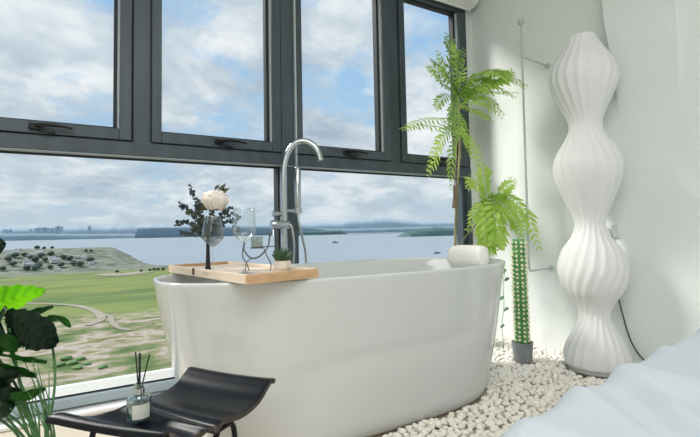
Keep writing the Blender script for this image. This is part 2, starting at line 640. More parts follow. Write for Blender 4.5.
def petal(mb, c, az, el, size, cup):
    """cupped petal leaving the heart c in direction az, opened by el"""
    d = Vector((math.cos(az) * math.cos(el), math.sin(az) * math.cos(el), math.sin(el)))
    sd = Vector((-math.sin(az), math.cos(az), 0))
    nn = d.cross(sd)
    pts = []
    for i in range(6):
        t = i / 5
        row = []
        w = size * .62 * math.sin(PI * (.15 + .72 * t)) ** .7
        for k in range(7):
            s = -1 + 2 * k / 6
            p = c + d * (size * (.1 + .9 * t - .12 * s * s * t)) + sd * w * s
            p += nn * (-cup * size * (s * s * .5 + (t - .25) ** 2 * 1.0)) + nn * size * .05 * math.sin(5 * s + 9 * az)
            row.append(p)
        pts.append(row)
    mb.grid(pts)


pe = MB()
for ring, (n, el, rr_, half, flare) in enumerate([(8, -.25, .050, .62, .30), (8, .15, .049, .60, .22), (7, .50, .045, .58, .15), (6, .85, .040, .55, .10), (5, 1.15, .034, .5, .06), (3, 1.4, .028, .5, .04)]):
    for k in range(n):
        az = 2 * PI * (k + .5 * ring) / n + rnd.uniform(-.15, .15)
        e_ = el + rnd.uniform(-.08, .08)
        pts = []
        for i in range(7):
            t = i / 6
            row = []
            for q in range(7):
                sq = -1 + 2 * q / 6
                wv = half * math.sin(PI * (.18 + .62 * t)) * sq
                ee = e_ - half * .9 + 1.8 * half * t - .12 * sq * sq
                aa = az + wv / max(.35, math.cos(e_))
                r_q = rr_ * (1 + flare * t * t + .06 * math.sin(4 * sq + 5 * az) * t) * (1 - .10 * sq * sq * (k % 2))
                row.append(fc + Vector((math.cos(aa) * math.cos(ee), math.sin(aa) * math.cos(ee), math.sin(ee) * 1.1)) * r_q * .84)
            pts.append(row)
        pe.grid(pts)
pe.build('peony_bloom', M_PETAL, bq, solid=.0008, angle=80)


def sprig(pts, n, size, m, leafm, seed):
    rr = random.Random(seed)
    path = catmull(pts, 6)
    mb = MB()
    mb.tube(path, .0013, 5)
    n = int(n * 2.2)
    for i in range(n):
        t = .15 + .85 * (i + .5) / n
        p = path[min(len(path) - 1, int(t * (len(path) - 1)))]
        for sgn in (-1, 1):
            d = Vector((rr.uniform(-1, 1), rr.uniform(-.6, .6), rr.uniform(-.7, .8))).normalized()
            nn = Vector((rr.uniform(-.6, .6), -1, rr.uniform(-.6, .6))).normalized()
            sd = d.cross(nn).normalized()
            L = size * rr.uniform(.55, .98)
            c = p + d * L * .7
            ring = []
            for k in range(9):
                a = 2 * PI * k / 9
                ring.append(c + d * (math.cos(a) * L * .6) + sd * (math.sin(a) * L * .5) + nn * (.12 * L * math.cos(2 * a)))
            mb.poly(ring)
    return mb.build('eucalyptus_sprig', leafm, bq, smooth=False)


def vp(px, py, y=1.72):
    return at(px, py, y=y)


SPR = [((208, 236), (203, 220), (196, 203), (190, 183), 9, .0145, 0), ((208, 236), (196, 218), (186, 208), (180, 203), 8, .015, 0),
       ((208, 236), (194, 225), (182, 222), (175, 226), 8, .015, 0), ((208, 238), (198, 232), (187, 234), (180, 231), 7, .014, 0),
       ((208, 236), (201, 224), (194, 214), (188, 212), 9, .017, 1), ((208, 238), (204, 228), (197, 226), (194, 236), 9, .017, 1),
       ((208, 236), (216, 222), (224, 212), (233, 206), 7, .014, 0), ((208, 236), (222, 226), (232, 220), (238, 232), 8, .014, 0),
       ((208, 236), (221, 220), (234, 214), (240, 220), 7, .013, 0), ((208, 236), (212, 215), (205, 206), (199, 210), 9, .016, 1),
       ((208, 236), (200, 214), (197, 207), (201, 200), 8, .014, 1)]
for i, sp in enumerate(SPR):
    yy = [1.72, 1.73, 1.74 + .01 * (i % 3), 1.74]
    sprig([vp(*sp[k], y=yy[k]) for k in range(4)], sp[4], sp[5], None, M_EUC2 if sp[6] else M_EUC, 40 + i)
lf = MB()
for a, b in (((219, 193), (230, 188)), ((218, 193), (226, 183)), ((214, 190), (220, 184))):
    p, q = vp(*a, y=1.69), vp(*b, y=1.69)
    d = (q - p)
    sd = d.cross(Vector((0, 1, 0))).normalized() * d.length * .22
    lf.poly([p, p + d * .4 + sd, q, p + d * .4 - sd])
lf.build('leaf', M_EUC2, bq, smooth=False)

# ------------------------------------------------------------------ wire candle holder
yc = 1.43
ch = thing('candle_holder', (at(258, 270, y=yc).x, yc, TZT), 'twisted wire candle holder with a small glass cup between the wine glass and succulent', 'candle holder')


def cp(px, py, dy=0):
    p = at(px, py, y=yc + dy)
    if p.z < TZT + .002:
        p.z = TZT + .002
    return p


MB().tube(catmull([cp(270, 233), cp(268, 246), cp(260, 256), cp(251, 258), cp(244, 250), cp(244.5, 243)], 8), .0028, 6).build('wire', M_WIRE, ch)
MB().tube(catmull([cp(244, 242, .01), cp(242.5, 256, .01), cp(247, 264, .01), cp(249, 271, .01)], 8), .0018, 6).build('wire', M_WIRE, ch)
MB().tube(catmull([cp(264, 249, .0), cp(267, 256, .0), cp(271, 264, 0), cp(270, 271, 0)], 8), .0018, 6).build('wire', M_WIRE, ch)
MB().tube(catmull([cp(253, 258, .03), cp(247, 262, .03), cp(245, 271, .03)], 8), .0018, 6).build('wire', M_WIRE, ch)
MB().tube([cp(252, 247.5), cp(277, 246)], .0016, 6).build('wire', M_WIRE, ch)
MB().lathe([(.0, .009), (.004, .006), (.005, 0), (.004, -.006), (0, -.010)], cp(270, 234), 10).build('finial', M_WIRE, ch)
jb = cp(257, 247.5)
MB().lathe([(.023, -.003), (.023, .001), (.0, .001)], jb, 20, capb=True).build('cup_plate', M_WIRE, ch)
jh = at(257, 236.5, y=yc).z - jb.z
cup = MB().lathe([(.0, .002), (.019, .002), (.020, .006), (.020, jh), (.018, jh), (.018, .004), (0, .004)], jb, 24).build('glass_cup', G_JAR, ch)
MB().lathe([(.0, .005), (.016, .005), (.016, jh * .5), (0, jh * .5)], jb, 20).build('wax', M_WICK, cup)

# ------------------------------------------------------------------ succulent
sb = at(282, 271.5, z=TZT + .001)
sb = at(282.5, 271, y=1.40)
sb.z = TZT
su = thing('potted_succulent', sb, 'small dark green succulent in a cream faceted pot on the tray corner', 'plant')
ph = at(283, 260.5, y=sb.y).z - TZT
su_pot = MB().lathe([(.024, 0), (.034, ph * .45), (.030, ph), (.024, ph), (.024, ph * .8)], sb, 8, capb=True).build('pot', M_POTC, su, smooth=False)
MB().lathe([(0, ph * .82), (.022, ph * .82)], sb, 12).build('soil', M_SOIL, su_pot)
k = 0
for ring, (n, el, L) in enumerate([(8, .65, .040), (7, .9, .044), (5, 1.15, .046), (3, 1.4, .046)]):
    for j in range(n):
        a = 2 * PI * (j + .5 * (ring % 2)) / n
        d = Vector((math.cos(a) * math.cos(el), math.sin(a) * math.cos(el), math.sin(el)))
        b = sb + Vector((math.cos(a) * .006, math.sin(a) * .006, ph * .86))
        pth = [b, b + d * L * .35, b + d * L * .7 + Vector((0, 0, L * .04)), b + d * L + Vector((0, 0, L * .14))]
        MB().tube(pth, [.004, .0055, .004, .0006], 6).build('leaf', M_SUCC, su)

# ================================================================== FAUCET
FY = 2.145
fb = at(284.6, 262, y=FY)
FX = fb.x
fa = thing('bath_faucet', (FX, FY, 0), 'tall chrome gooseneck faucet with hand shower standing behind the bathtub', 'faucet')
MB().lathe([(.0, 0), (.05, 0), (.05, .008), (.046, .012), (0, .012)], (FX, FY, 0), 28).build('base_plate', M_CHROME, fa)
zt = at(284, 172, y=FY).z
zb = at(287, 250, y=FY).z
rad = .011 * 1.55
r_ = .062
MB().tube([(FX, FY, .01), (FX, FY, zt - .04)], .0175, 20).build('riser_pipe', M_CHROME, fa)
# arch toward the tub centre
tip = at(320.5, 160, y=FY - .10)
sx = tip.x - FX
sy = -.10
ap = at(302, 141, y=FY - .05)
zc_ = zt - .04
arch = []
for i in range(25):
    t = i / 24
    ang = PI * t * .92
    f = (1 - math.cos(ang)) / (1 - math.cos(PI * .92))
    arch.append(Vector((FX + sx * f, FY + sy * f, zc_ + (ap.z - zc_) * math.sin(ang) ** .85 if ang < PI / 2 else tip.z + (ap.z - tip.z) * ((math.sin(ang) - math.sin(PI * .92)) / (1 - math.sin(PI * .92))) ** .85)))
MB().tube(arch, [.0165] * 24 + [.0165], 18).build('spout', M_CHROME, fa)
vz = at(281, 224.5, y=FY).z
vl, vr = at(271, 224.5, y=FY).x, at(289, 224.5, y=FY).x
valve = MB().lathe([(0, 0), (.022, 0), (.024, .004), (.024, FX + .028 - vl - .004), (.022, FX + .028 - vl), (0, FX + .028 - vl)], (vl, FY, vz), 24, xf=Matrix.Rotation(PI / 2, 4, 'Y').to_3x3()).build('valve_body', M_CHROME, fa)
MB().lathe([(0, 0), (.016, 0), (.016, .028), (.013, .03), (0, .03)], (FX - .062, FY, vz + .057), 20, xf=Matrix.Rotation(PI / 2, 4, 'Y').to_3x3()).build('diverter_knob', M_CHROME, fa)
MB().tube([(FX - .04, FY, vz + .057), (FX + .0, FY, vz + .057)], .010, 12).build('connector', M_CHROME, fa)
MB().tube([(vl + .012, FY, vz - .02), (vl + .008, FY - .012, vz - .06)], .004, 8).build('lever', M_CHROME, valve)
hx_ = at(298, 210, y=FY).x
hz0 = at(299, 214, y=FY).z
hz1 = at(298, 167, y=FY).z
holder = MB().tube([(FX, FY, hz0 + .018), (hx_ + .02, FY, hz0 + .018)], .010, 14).build('holder_arm', M_CHROME, fa)
MB().lathe([(.010, -.014), (.021, -.014), (.021, .016), (.010, .016)], (hx_, FY, hz0 + .018), 20).build('holder_cup', M_CHROME, holder)
MB().lathe([(.0, 0), (.010, 0), (.0125, .02), (.0175, .06), (.0175, hz1 - hz0 - .006), (.013, hz1 - hz0), (0, hz1 - hz0)], (hx_, FY, hz0), 20).build('hand_shower', M_CHROME, fa)
hose = catmull([(hx_, FY, hz0 + .0), (hx_ + .004, FY - .004, hz0 - .06), at(303, 240, y=FY), at(306, 258, y=FY), (hx_ + .03, FY - .005, .46), (FX + .06, FY - .008, .30), (FX + .035, FY, .42), at(294, 250, y=FY - .025), at(292, 228, y=FY - .03), (FX + .02, FY - .02, vz + .0)], 10)
MB().tube(hose, .0065, 10).build('hose', M_CHROME, fa)
MB().tube([(FX + .012, FY + .028, .01), (FX + .012, FY + .028, vz + .01)], .010, 12).build('hose_guide', M_CHROME, fa)

# ================================================================== STOOLS


def stool(rf, rn, lf, ln, lip, label, dip=.012, va=.12, vb_=.85):
    """bent sheet between its front ridge (far, near corner) and its back edge (far, near corner)"""
    rf, rn, lf, ln = (Vector(q) for q in (rf, rn, lf, ln))
    zr = rf.z
    for q in (rf, rn, lf, ln):
        q.z = 0
    depth = ((lf - rf).length + (ln - rn).length) / 2
    s = thing('stool', (rf + rn + lf + ln) / 4, label, 'stool')

    def P(u, v):
        return rf.lerp(rn, u).lerp(lf.lerp(ln, u), v)
    prof = catmull([Vector((-.020, 0, -.018)), Vector((-.016, 0, -.008)), Vector((-.004, 0, -.0015)), Vector((.012, 0, -.0005)), Vector((depth * .38, 0, -dip)), Vector((depth * .68, 0, -dip * .6 + lip * .1)), Vector((depth * .86, 0, lip * .55)), Vector((depth * .96, 0, lip * .97)), Vector((depth, 0, lip)), Vector((depth + .012, 0, lip - .002)), Vector((depth + .018, 0, lip - .010))], 5)
    N = 18
    pts = [[P(k / N, p.x / depth) + Vector((0, 0, zr + p.z - .004 * math.sin(PI * k / N))) for k in range(N + 1)] for p in prof]
    o = MB().grid(pts).build('seat', M_STOOL, s, angle=80)
    o.data.materials.append(M_STOOLE)
    md = o.modifiers.new('solid', 'SOLIDIFY')
    md.thickness = .011
    md.offset = -1
    md.material_offset_rim = 1
    md = o.modifiers.new('bev', 'BEVEL')
    md.width = .004
    md.segments = 3
    md.limit_method = 'ANGLE'
    for u in (.07, .93):
        a, b = P(u, va), P(u, vb_)
        d = (b - a).normalized()
        a.z = b.z = zr - dip - .022
        path = [Vector((a.x, a.y, 0)) - d * .015, a - d * .010 - Vector((0, 0, .05))] + [a.lerp(b, t) + Vector((0, 0, .006 * math.sin(PI * t))) for t in (.06, .3, .7, .94)] + [b + d * .010 - Vector((0, 0, .05)), Vector((b.x, b.y, 0)) + d * .02]
        MB().tube(catmull(path, 5), .007, 10).build('leg', M_STOOL, s)
    q1, q2 = P(.07, (va + vb_) / 2), P(.93, (va + vb_) / 2)
    q1.z = q2.z = zr - dip - .018
    MB().tube([q1, q2], .006, 8).build('crossbar', M_STOOL, s)
    return s


ZA, ZB = .33, .345
stool(at(137, 398, z=ZA), at(222, 421, z=ZA), at(190, 367, z=ZA + .03), at(272, 379, z=ZA + .03), .030, 'empty black bent-sheet stool with a raised lip nearest the bathtub', va=.02, vb_=.30)
stool(at(57, 413, z=ZB), at(168, 433, z=ZB), at(137, 404, z=ZB), at(213, 428, z=ZB), .002, 'black stool with a flat seat holding the reed diffuser, before the other stool', .016, .40, .8)

# ------------------------------------------------------------------ reed diffuser
DZ = ZB - .0075
db = at(139, 418.5, z=DZ)
rd = thing('reed_diffuser', db, 'glass reed diffuser bottle with three black reeds on the lower stool', 'diffuser')
br = .0265
bh = at(139, 395, y=db.y).z - DZ
bottle = MB().lathe([(0, .001), (br * .94, .001), (br, .005), (br, bh * .86), (br * .93, bh * .96), (br * .45, bh * 1.02), (.0095, bh * 1.06), (.0095, bh * 1.42), (.011, bh * 1.44), (.011, bh * 1.5), (.008, bh * 1.5), (.007, bh * 1.05), (br * .9, bh * .9), (br * .92, .008), (0, .006)], db, 32).build('bottle', G_BOTTLE, rd)
MB().lathe([(0, .007), (br * .9, .007), (br * .9, bh * .36), (0, bh * .36)], db, 28).build('oil', G_JAR, bottle)
lab = []
cdir = math.atan2(-db.y, -db.x)
for z in (bh * .14, bh * .74):
    lab.append([(db.x + (br + .0008) * math.cos(a), db.y + (br + .0008) * math.sin(a), DZ + z) for a in [cdir - .55 + 1.5 * k / 10 for k in range(11)]])
MB().grid(lab).build('label', M_LABEL, bottle)
MB().lathe([(.0102, bh * 1.06), (.0118, bh * 1.08), (.0118, bh * 1.30), (.0102, bh * 1.32)], db, 20).build('collar', M_CHROME, bottle)
for px, py, e in ((135.5, 352, .0016), (139.8, 353, .0027), (149.5, 354, .0016)):
    p = at(px, py, y=db.y + (.01 if px < 145 else -.006))
    q = db + Vector((-.3 * (p.x - db.x), .0, .02))
    q2_ = db + Vector(((p.x - db.x) * .25, 0, bh * 1.3))
    MB().tube([q, q2_, p], e, 7).build('reed', M_BLACK, rd)

# ================================================================== BED
bx0, bx1, by1, by0 = .505, XW - .03, .525, -1.3
bed = thing('bed', ((bx0 + bx1) / 2, (by0 + by1) / 2, 0), 'bed covered by rumpled white bedding beside the pebbles and floor lamp', 'bed')
MB().box(bx0 + .08, bx1 - .05, by0 + .05, by1 - .08, .06, .36).build('mattress', M_PILLOW, bed, bevel=.05)
MB().box(bx0 + .10, bx1 - .06, by0 + .08, by1 - .12, 0, .06).build('base', M_LAMPB, bed)
pts = []
NU, NV = 150, 130
Rr = .055


def bedpt(u, v):
    # u in x beyond both ends, v in y; excess rolls over the edge
    x = min(max(u, bx0 + Rr), bx1 - .01)
    yl = by1 + .145 * (x - .73)
    y = min(v, yl - Rr)
    ex, ey = u - x, v - y
    e = math.hypot(ex, ey)
    z = .452
    zz = 0
    # wrinkles
    p = Vector((u * 2.2, v * 2.2, 3))
    wr = .020 * noise.noise(p)
    dd = (u - 1.0) * .5 + (v - .5) * .86
    ln = (u - 1.0) * .86 - (v - .5) * .5
    wr += .020 * max(0, 1 - abs(noise.noise(Vector((ln * 3.2, dd * 1.1, 1.7)))) * 5) * smooth01((v + .4) / .6)
    wr += .014 * max(0, 1 - abs(noise.noise(Vector((ln * 5.2 + 3, dd * 1.6, 9.7)))) * 6)
    wr += .004 * noise.noise(Vector((u * 9, v * 9, 8)))
    wr += .024 * math.exp(-((u - .985 - (v - .56) * .9) / .030) ** 2) * smooth01((v - .05) / .3)
    wr += .012 * smooth01((u - 1.1) / .9)
    if e > 1e-6:
        dx, dy = ex / e, ey / e
        if e < Rr * PI / 2:
            o = Rr * math.sin(e / Rr)
            z -= Rr * (1 - math.cos(e / Rr))
        else:
            o = Rr
            z -= Rr + (e - Rr * PI / 2)
            o += .018 * noise.noise(Vector((u * 6, v * 6, 2))) * min(1, (e - Rr * PI / 2) / .1)
        return Vector((x + dx * o, y + dy * o, max(.035, z + wr * max(0, 1 - e / .12))))
    return Vector((x, y, z + wr))


for i in range(NU + 1):
    u = bx0 - .38 + (bx1 - bx0 + .37) * i / NU
    pts.append([bedpt(u, by0 + (by1 + .145 * (min(max(u, bx0), bx1) - .73) + .36 - by0) * k / NV) for k in range(NV + 1)])
MB().grid(pts).build('bedspread', M_BED, bed, angle=180)

# ================================================================== FLOOR LAMP
LX, LY = 2.263, 1.350
z0l = .022
lamp = thing('floor_lamp', (LX, LY, z0l), 'tall wavy white pleated floor lamp standing by the right wall', 'lamp')
dist = 1.0


def lz(py, px=590):
    return at(px, py, x=LX).z


PX = [(374, 27), (370, 28.5), (362, 31), (352, 31.3), (340, 27), (325, 18.5), (313, 15), (302, 19.5), (288, 29.5), (270, 34), (251, 29), (238, 20.0), (227, 15.2), (216, 16.4), (196, 25.5), (180, 32), (165, 34), (151, 29), (141, 22.3), (132, 17.6), (125, 16.2), (116, 18.2), (98, 27), (84, 32.7), (74, 34), (64, 31), (50, 22.5), (38, 15.5), (34, 14.5)]
ppm = 435 / ((Vector((LX, LY, H)) - Vector((0, 0, H))).dot(Vector((math.sin(YAW), math.cos(YAW), 0))))
raw = [Vector((w / ppm * .915, 0, lz(py))) for py, w in PX]
pr = catmull(raw, 5)
pr = [(p.x, p.z) for p in pr]
zmin = pr[0][1]
pr = [(pr[0][0], z0l + .020)] + [q for q in pr if q[1] > z0l + .026]
nr = 20


def ribf(a, i):
    z = pr[i][1]
    tw = .22 * math.sin(z * 5.2) + 1.5 * max(0, .55 - z)
    ph_ = (a + tw) * nr
    return 1 + .045 * (.5 - abs(math.sin(ph_ / 2)))


MB().lathe(pr, (LX, LY, 0), nr * 10, rf=ribf, capt=True).build('lamp_shade', M_LAMP, lamp, angle=60)
MB().lathe([(0, 0), (.128, 0), (.132, .006), (.132, .022), (.126, .028), (0, .028)], (LX, LY, z0l), 48).build('base', M_LAMPB, lamp)
cord = catmull([(LX + .10, LY - .02, .05), Vector((XW - .06, 1.27, .22)), at(618, 293, x=XW - .02), at(620, 303, x=XW - .012), at(627, 330, x=XW - .01), at(634, 348, x=XW - .01), at(644, 361, x=XW - .01)], 8)
cord = catmull([at(613, 285, x=XW - .015), at(618, 297, x=XW - .012), at(622, 312, x=XW - .01), at(628, 333, x=XW - .01), at(634, 347, x=XW - .01), at(644, 360, x=XW - .01), Vector((XW - .01, 1.14, .035))], 8)
cord = [at(612, 236, x=XW - .012)] + [at(611, 260, x=XW - .012)] + cord
MB().tube(catmull(cord, 2), .0032, 8).build('cord', M_BLACK, lamp)

# outlet
oc = at(612.5, 231, x=XW)
ot = thing('power_outlet', (XW, oc.y, oc.z), 'white double power outlet on the right wall behind the floor lamp', 'outlet')
plate = MB().box(XW - .010, XW, oc.y - .038, oc.y + .038, oc.z - .038, oc.z + .038).build('plate', M_PLASTIC, ot, bevel=.004)
MB().box(XW - .013, XW - .009, oc.y - .036, oc.y + .0, oc.z - .032, oc.z + .032).build('socket', M_LAMPB, plate, bevel=.002)
MB().box(XW - .034, XW - .010, oc.y + .006, oc.y + .034, oc.z - .018, oc.z + .018).build('plug', M_PLASTIC, ot, bevel=.006)

# ================================================================== UPRIGHT RAIL
RX = XW - .17
rt, rb = at(521, 22, x=RX), at(529, 268, x=RX)
RY = (rt.y + rb.y) / 2
rail = thing('wall_rail', (XW, RY, rb.z), 'slim pale upright rail held off the right wall by two brackets', 'rail')
MB().tube([(RX, rb.y, rb.z), (RX, rt.y, rt.z)], .0065, 12).build('rod', M_RAIL, rail)
MB().lathe([(0, .022), (.012, .018), (.02, .006), (.021, 0), (.018, -.012), (.008, -.02), (0, -.02)], (RX, rt.y, rt.z), 20).build('knob', M_RAIL, rail)
b1 = at(522.3, 57, x=RX)
MB().tube([b1, at(548, 66, x=XW - .004)], .006, 10).build('bracket', M_RAIL, rail)
MB().tube(catmull([Vector((RX, rb.y, rb.z)), Vector((RX + .012, rb.y, rb.z - .014)), Vector((RX + .03, rb.y, rb.z - .017)), at(551, 268, x=XW - .004)], 5), .0065, 10).build('bracket', M_RAIL, rail)
for p in (at(548, 66, x=XW - .004), at(551, 268, x=XW - .004)):
    MB().lathe([(0, 0), (.018, 0), (.018, .008), (0, .008)], p + Vector((.004, 0, 0)), 16, xf=Matrix.Rotation(-PI / 2, 4, 'Y').to_3x3()).build('wall_plate', M_RAIL, rail)

# ================================================================== CACTUS
cb = Vector((2.078, 1.655, .02))
ca = thing('cactus', cb, 'tall green artificial cactus column in a grey pot between bathtub and lamp', 'cactus')
pht = at(520, 342, y=cb.y).z - cb.z
ca_pot = MB().lathe([(0, 0), (.046, 0), (.048, .004), (.056, pht - .008), (.058, pht), (.052, pht), (.050, pht - .012)], cb, 32, capb=True).build('pot', M_POTG, ca)
MB().lathe([(0, pht - .010), (.051, pht - .010)], cb, 24).build('soil', M_SOIL, ca_pot)
ctop = at(520.5, 239, y=cb.y).z
cpr = [(.031, pht - .012), (.035, pht + .03), (.034, (ctop - cb.z) * .5), (.032, ctop - cb.z - .03), (.024, ctop - cb.z - .008), (.008, ctop - cb.z)]
cpr = [(p.x, p.z) for p in catmull([Vector((r, 0, z)) for r, z in cpr], 6)]
cactus_body = MB().lathe(cpr, cb, 72, rf=lambda a, i: 1 + .22 * (abs(math.cos(a * 4.5)) - .55), capt=True).build('cactus_column', M_CACT, ca, angle=70)
sp = MB()
for k in range(9):
    a = 2 * PI * k / 9 + PI / 4.5 * 0
    z = pht + .012
    while z < ctop - cb.z - .012:
        c = cb + Vector((math.cos(a) * .0375, math.sin(a) * .0375, z + rnd.uniform(-.004, .004)))
        for q in range(5):
            d = (Vector((math.cos(a), math.sin(a), 0)) + Vector((rnd.uniform(-1, 1), rnd.uniform(-1, 1), rnd.uniform(-1, 1))) * .8).normalized()
            s_ = d.orthogonal().normalized() * .0026
            sp.poly([c - s_, c + s_, c + d * .016])
            s2_ = d.cross(s_).normalized() * .0022
            sp.poly([c - s2_, c + s2_, c + d * .012])
        sp.blob(c, .0072, sub=1, amp=0)
        z += .0245
spo = sp.build('spines', M_SPINE, cactus_body, smooth=False)
spo['kind'] = 'stuff'

# ================================================================== LEAF SHAPES


def leafmesh(path, width, side, shape=.8, cup=.15, rib=.0, nx=9, ribs=0, wave=0, slit=0):
    """blade along path; side = sideways direction; returns MB"""
    path = catmull(path, 16 if ribs else 6)
    m = len(path)
    pts = []
    side = Vector(side).normalized()
    for i, p in enumerate(path):
        t = i / (m - 1)
        tn_ = (path[min(i + 1, m - 1)] - path[max(i - 1, 0)]).normalized()
        sd = (side - tn_ * side.dot(tn_)).normalized()
        nn = sd.cross(tn_)
        w = width * (math.sin(PI * min(1, .04 + t ** shape * .955)) ** .62)
        row = []
        for k in range(nx):
            s = -1 + 2 * k / (nx - 1)
            q = p + sd * (w * s) + nn * (cup * w * (s * s)) + nn * (rib * math.sin(ribs * PI * (t - .22 * abs(s))))
            q += nn * wave * math.sin(7 * t + 3 * s) - tn_ * (.18 * w * s * s)
            row.append(q)
        pts.append(row)
    return MB().grid(pts)


# ------------------------------------------------------------------ foreground leafy plant
PY = 1.52
pb = at(46, 452, y=PY)
pot_p = Vector((pb.x, PY, 0))
mp = thing('potted_plant', pot_p, 'leafy artificial plant with lime and dark green leaves before the window', 'plant')
mp_pot = MB().lathe([(0, 0), (.075, 0), (.08, .01), (.095, .12), (.098, .125), (.090, .125), (.086, .11)], pot_p, 32, capb=True).build('pot', M_POTG, mp)
MB().lathe([(0, .11), (.088, .11)], pot_p, 24).build('soil', M_SOIL, mp_pot)
root = pot_p + Vector((0, 0, .105))


def L(px, py, y=PY):
    return at(px, py, y=y)


def stem_to(p, bend=.02, r=.0035):
    MB().tube(catmull([root + Vector((rnd.uniform(-.02, .02), rnd.uniform(-.02, .02), 0)), root.lerp(p, .5) + Vector((rnd.uniform(-bend, bend), 0, .03)), p], 8), r, 7).build('stem', M_STEMG, mp)


view = Vector((0, -1, 0))
LEAVES = [  # big-leaf plant
    # path pixels with depth offsets, half width, side vector, material, cup, ribs
    ([(-26, 308, .02), (-2, 303, .0), (22, 296, -.02), (45, 290, -.02)], .045, (.15, -.55, .85), M_LIME, .10, 12),
    ([(8, 328, -.05), (22, 330, -.08), (40, 337, -.09), (57, 345, -.07)], .062, (-.15, -.35, 1.0), M_DKLEAF, .10, 14),
    ([(5, 322, .0), (22, 318, -.03), (38, 313, -.04), (53, 306, -.03)], .020, (0, -.75, .6), M_MIDLEAF, .2, 8),
    ([(47, 318, .0), (55, 319, .0), (63, 322, .0), (71, 327, .01)], .017, (-.3, -.6, .8), M_MIDLEAF, .2, 0),
    ([(-14, 350, .0), (8, 357, -.03), (28, 361, -.04), (47, 362, -.03)], .032, (0, -.9, .35), M_MIDLEAF, .15, 8),
    ([(-20, 364, .0), (0, 370, -.03), (18, 374, -.04), (37, 376, -.03)], .042, (0, -.8, .5), M_MIDLEAF, .15, 8),
    ([(-24, 385, .0), (-5, 383, -.05), (10, 377, -.06), (24, 370, -.05)], .040, (.2, -.5, .8), M_DKLEAF, .12, 10),
    ([(-18, 402, .0), (5, 402, -.05), (25, 399, -.06), (46, 388, -.04)], .044, (.1, -.75, .65), M_MIDLEAF, .12, 10),
    ([(-16, 412, .0), (-2, 404, -.07), (8, 396, -.08), (22, 390, -.07)], .040, (.2, -.6, .8), M_DKLEAF, .12, 8),
    ([(-30, 262, .0), (-20, 250, -.02), (-8, 246, -.03), (6, 244, -.03)], .056, (.1, -.3, .9), M_DKLEAF, .12, 10),
    ([(-25, 330, .0), (-10, 326, -.04), (0, 318, -.06), (6, 306, -.05)], .050, (.6, -.3, .8), M_DKLEAF, .12, 10),
    ([(-20, 350, .0), (-8, 345, -.04), (6, 345, -.06), (18, 350, -.05)], .036, (.0, -.4, .9), M_MIDLEAF, .12, 8),
]
for pp, w, side, m, cup, ribs in LEAVES:
    path = [at(a, b, y=PY + c) for a, b, c in pp]
    leafmesh(path, w, side, shape=.75, cup=cup, rib=.0045 if w > .05 or m is M_LIME else (.0012 if ribs else 0), ribs=ribs * 1.1, wave=.004, nx=13).build('leaf', m, mp, angle=180)
    stem_to(path[0].lerp(path[1], .1))
for tipx, tipy, dy in ((24, 360, -.03), (31, 356, -.05), (36, 374, -.05), (43, 380, -.06), (20, 388, -.06), (28, 392, -.08), (40, 395, -.08), (49, 371, -.04), (33, 385, -.03), (18, 374, -.02), (38, 366, -.02), (10, 408, -.08)):
    p = L(tipx, tipy, PY + dy)
    b = root + Vector((rnd.uniform(-.03, .03), rnd.uniform(-.05, .0), 0))
    pa = catmull([b, b.lerp(p, .5) + Vector((.01, -.01, .02)), p], 6)
    MB().tube(pa, [.0030 * (1 - i / (len(pa) - .8)) + .0008 for i in range(len(pa))], 6).build('grass_blade', M_STEMG, mp)

# ------------------------------------------------------------------ tall feathery plant in the corner
TY = 2.13
tb_ = at(455.5, 252, y=TY)
fp = Vector((tb_.x, TY, 0))
ft = thing('feathery_plant', fp, 'tall feathery fern-leaved plant with a thin trunk in the window corner behind the bathtub', 'plant')
ft_pot = MB().lathe([(0, 0), (.07, 0), (.075, .01), (.09, .19), (.093, .2), (.085, .2), (.082, .18)], fp, 32, capb=True).build('pot', M_POTG, ft)
MB().lathe([(0, .18), (.083, .18)], fp, 24).build('soil', M_SOIL, ft_pot)


def T(px, py, y=TY):
    return at(px, py, y=y)


trunk = catmull([fp + Vector((0, 0, .17)), T(455.5, 252), T(456, 215), T(458, 180), T(460, 140), T(459, 100, TY - .01), T(456, 65, TY - .02), T(452, 50, TY - .02)], 6)
MB().tube(trunk, [.0105 - .006 * i / (len(trunk) - 1) for i in range(len(trunk))], 9).build('trunk', M_TRUNK, ft)
br_ = catmull([T(455.5, 250), T(466, 236, TY - .04), T(478, 222, TY - .10), T(486, 208, TY - .17), T(489, 194, TY - .2)], 6)
MB().tube(br_, .0045, 8).build('branch', M_TRUNK, ft)
MB().tube([T(453.2, 208, TY - .015), T(455, 175, TY - .015), T(457, 140, TY - .015)], .004, 7).build('branch', M_TRUNK, ft)
wc0, wc1 = T(454.3, 208, TY - .02), T(455.4, 186, TY - .02)
MB().tube([wc0, wc0.lerp(wc1, .5) + Vector((.002, -.004, 0)), wc1], .0155, 9).build('bark_wrap', M_WRAP, ft)


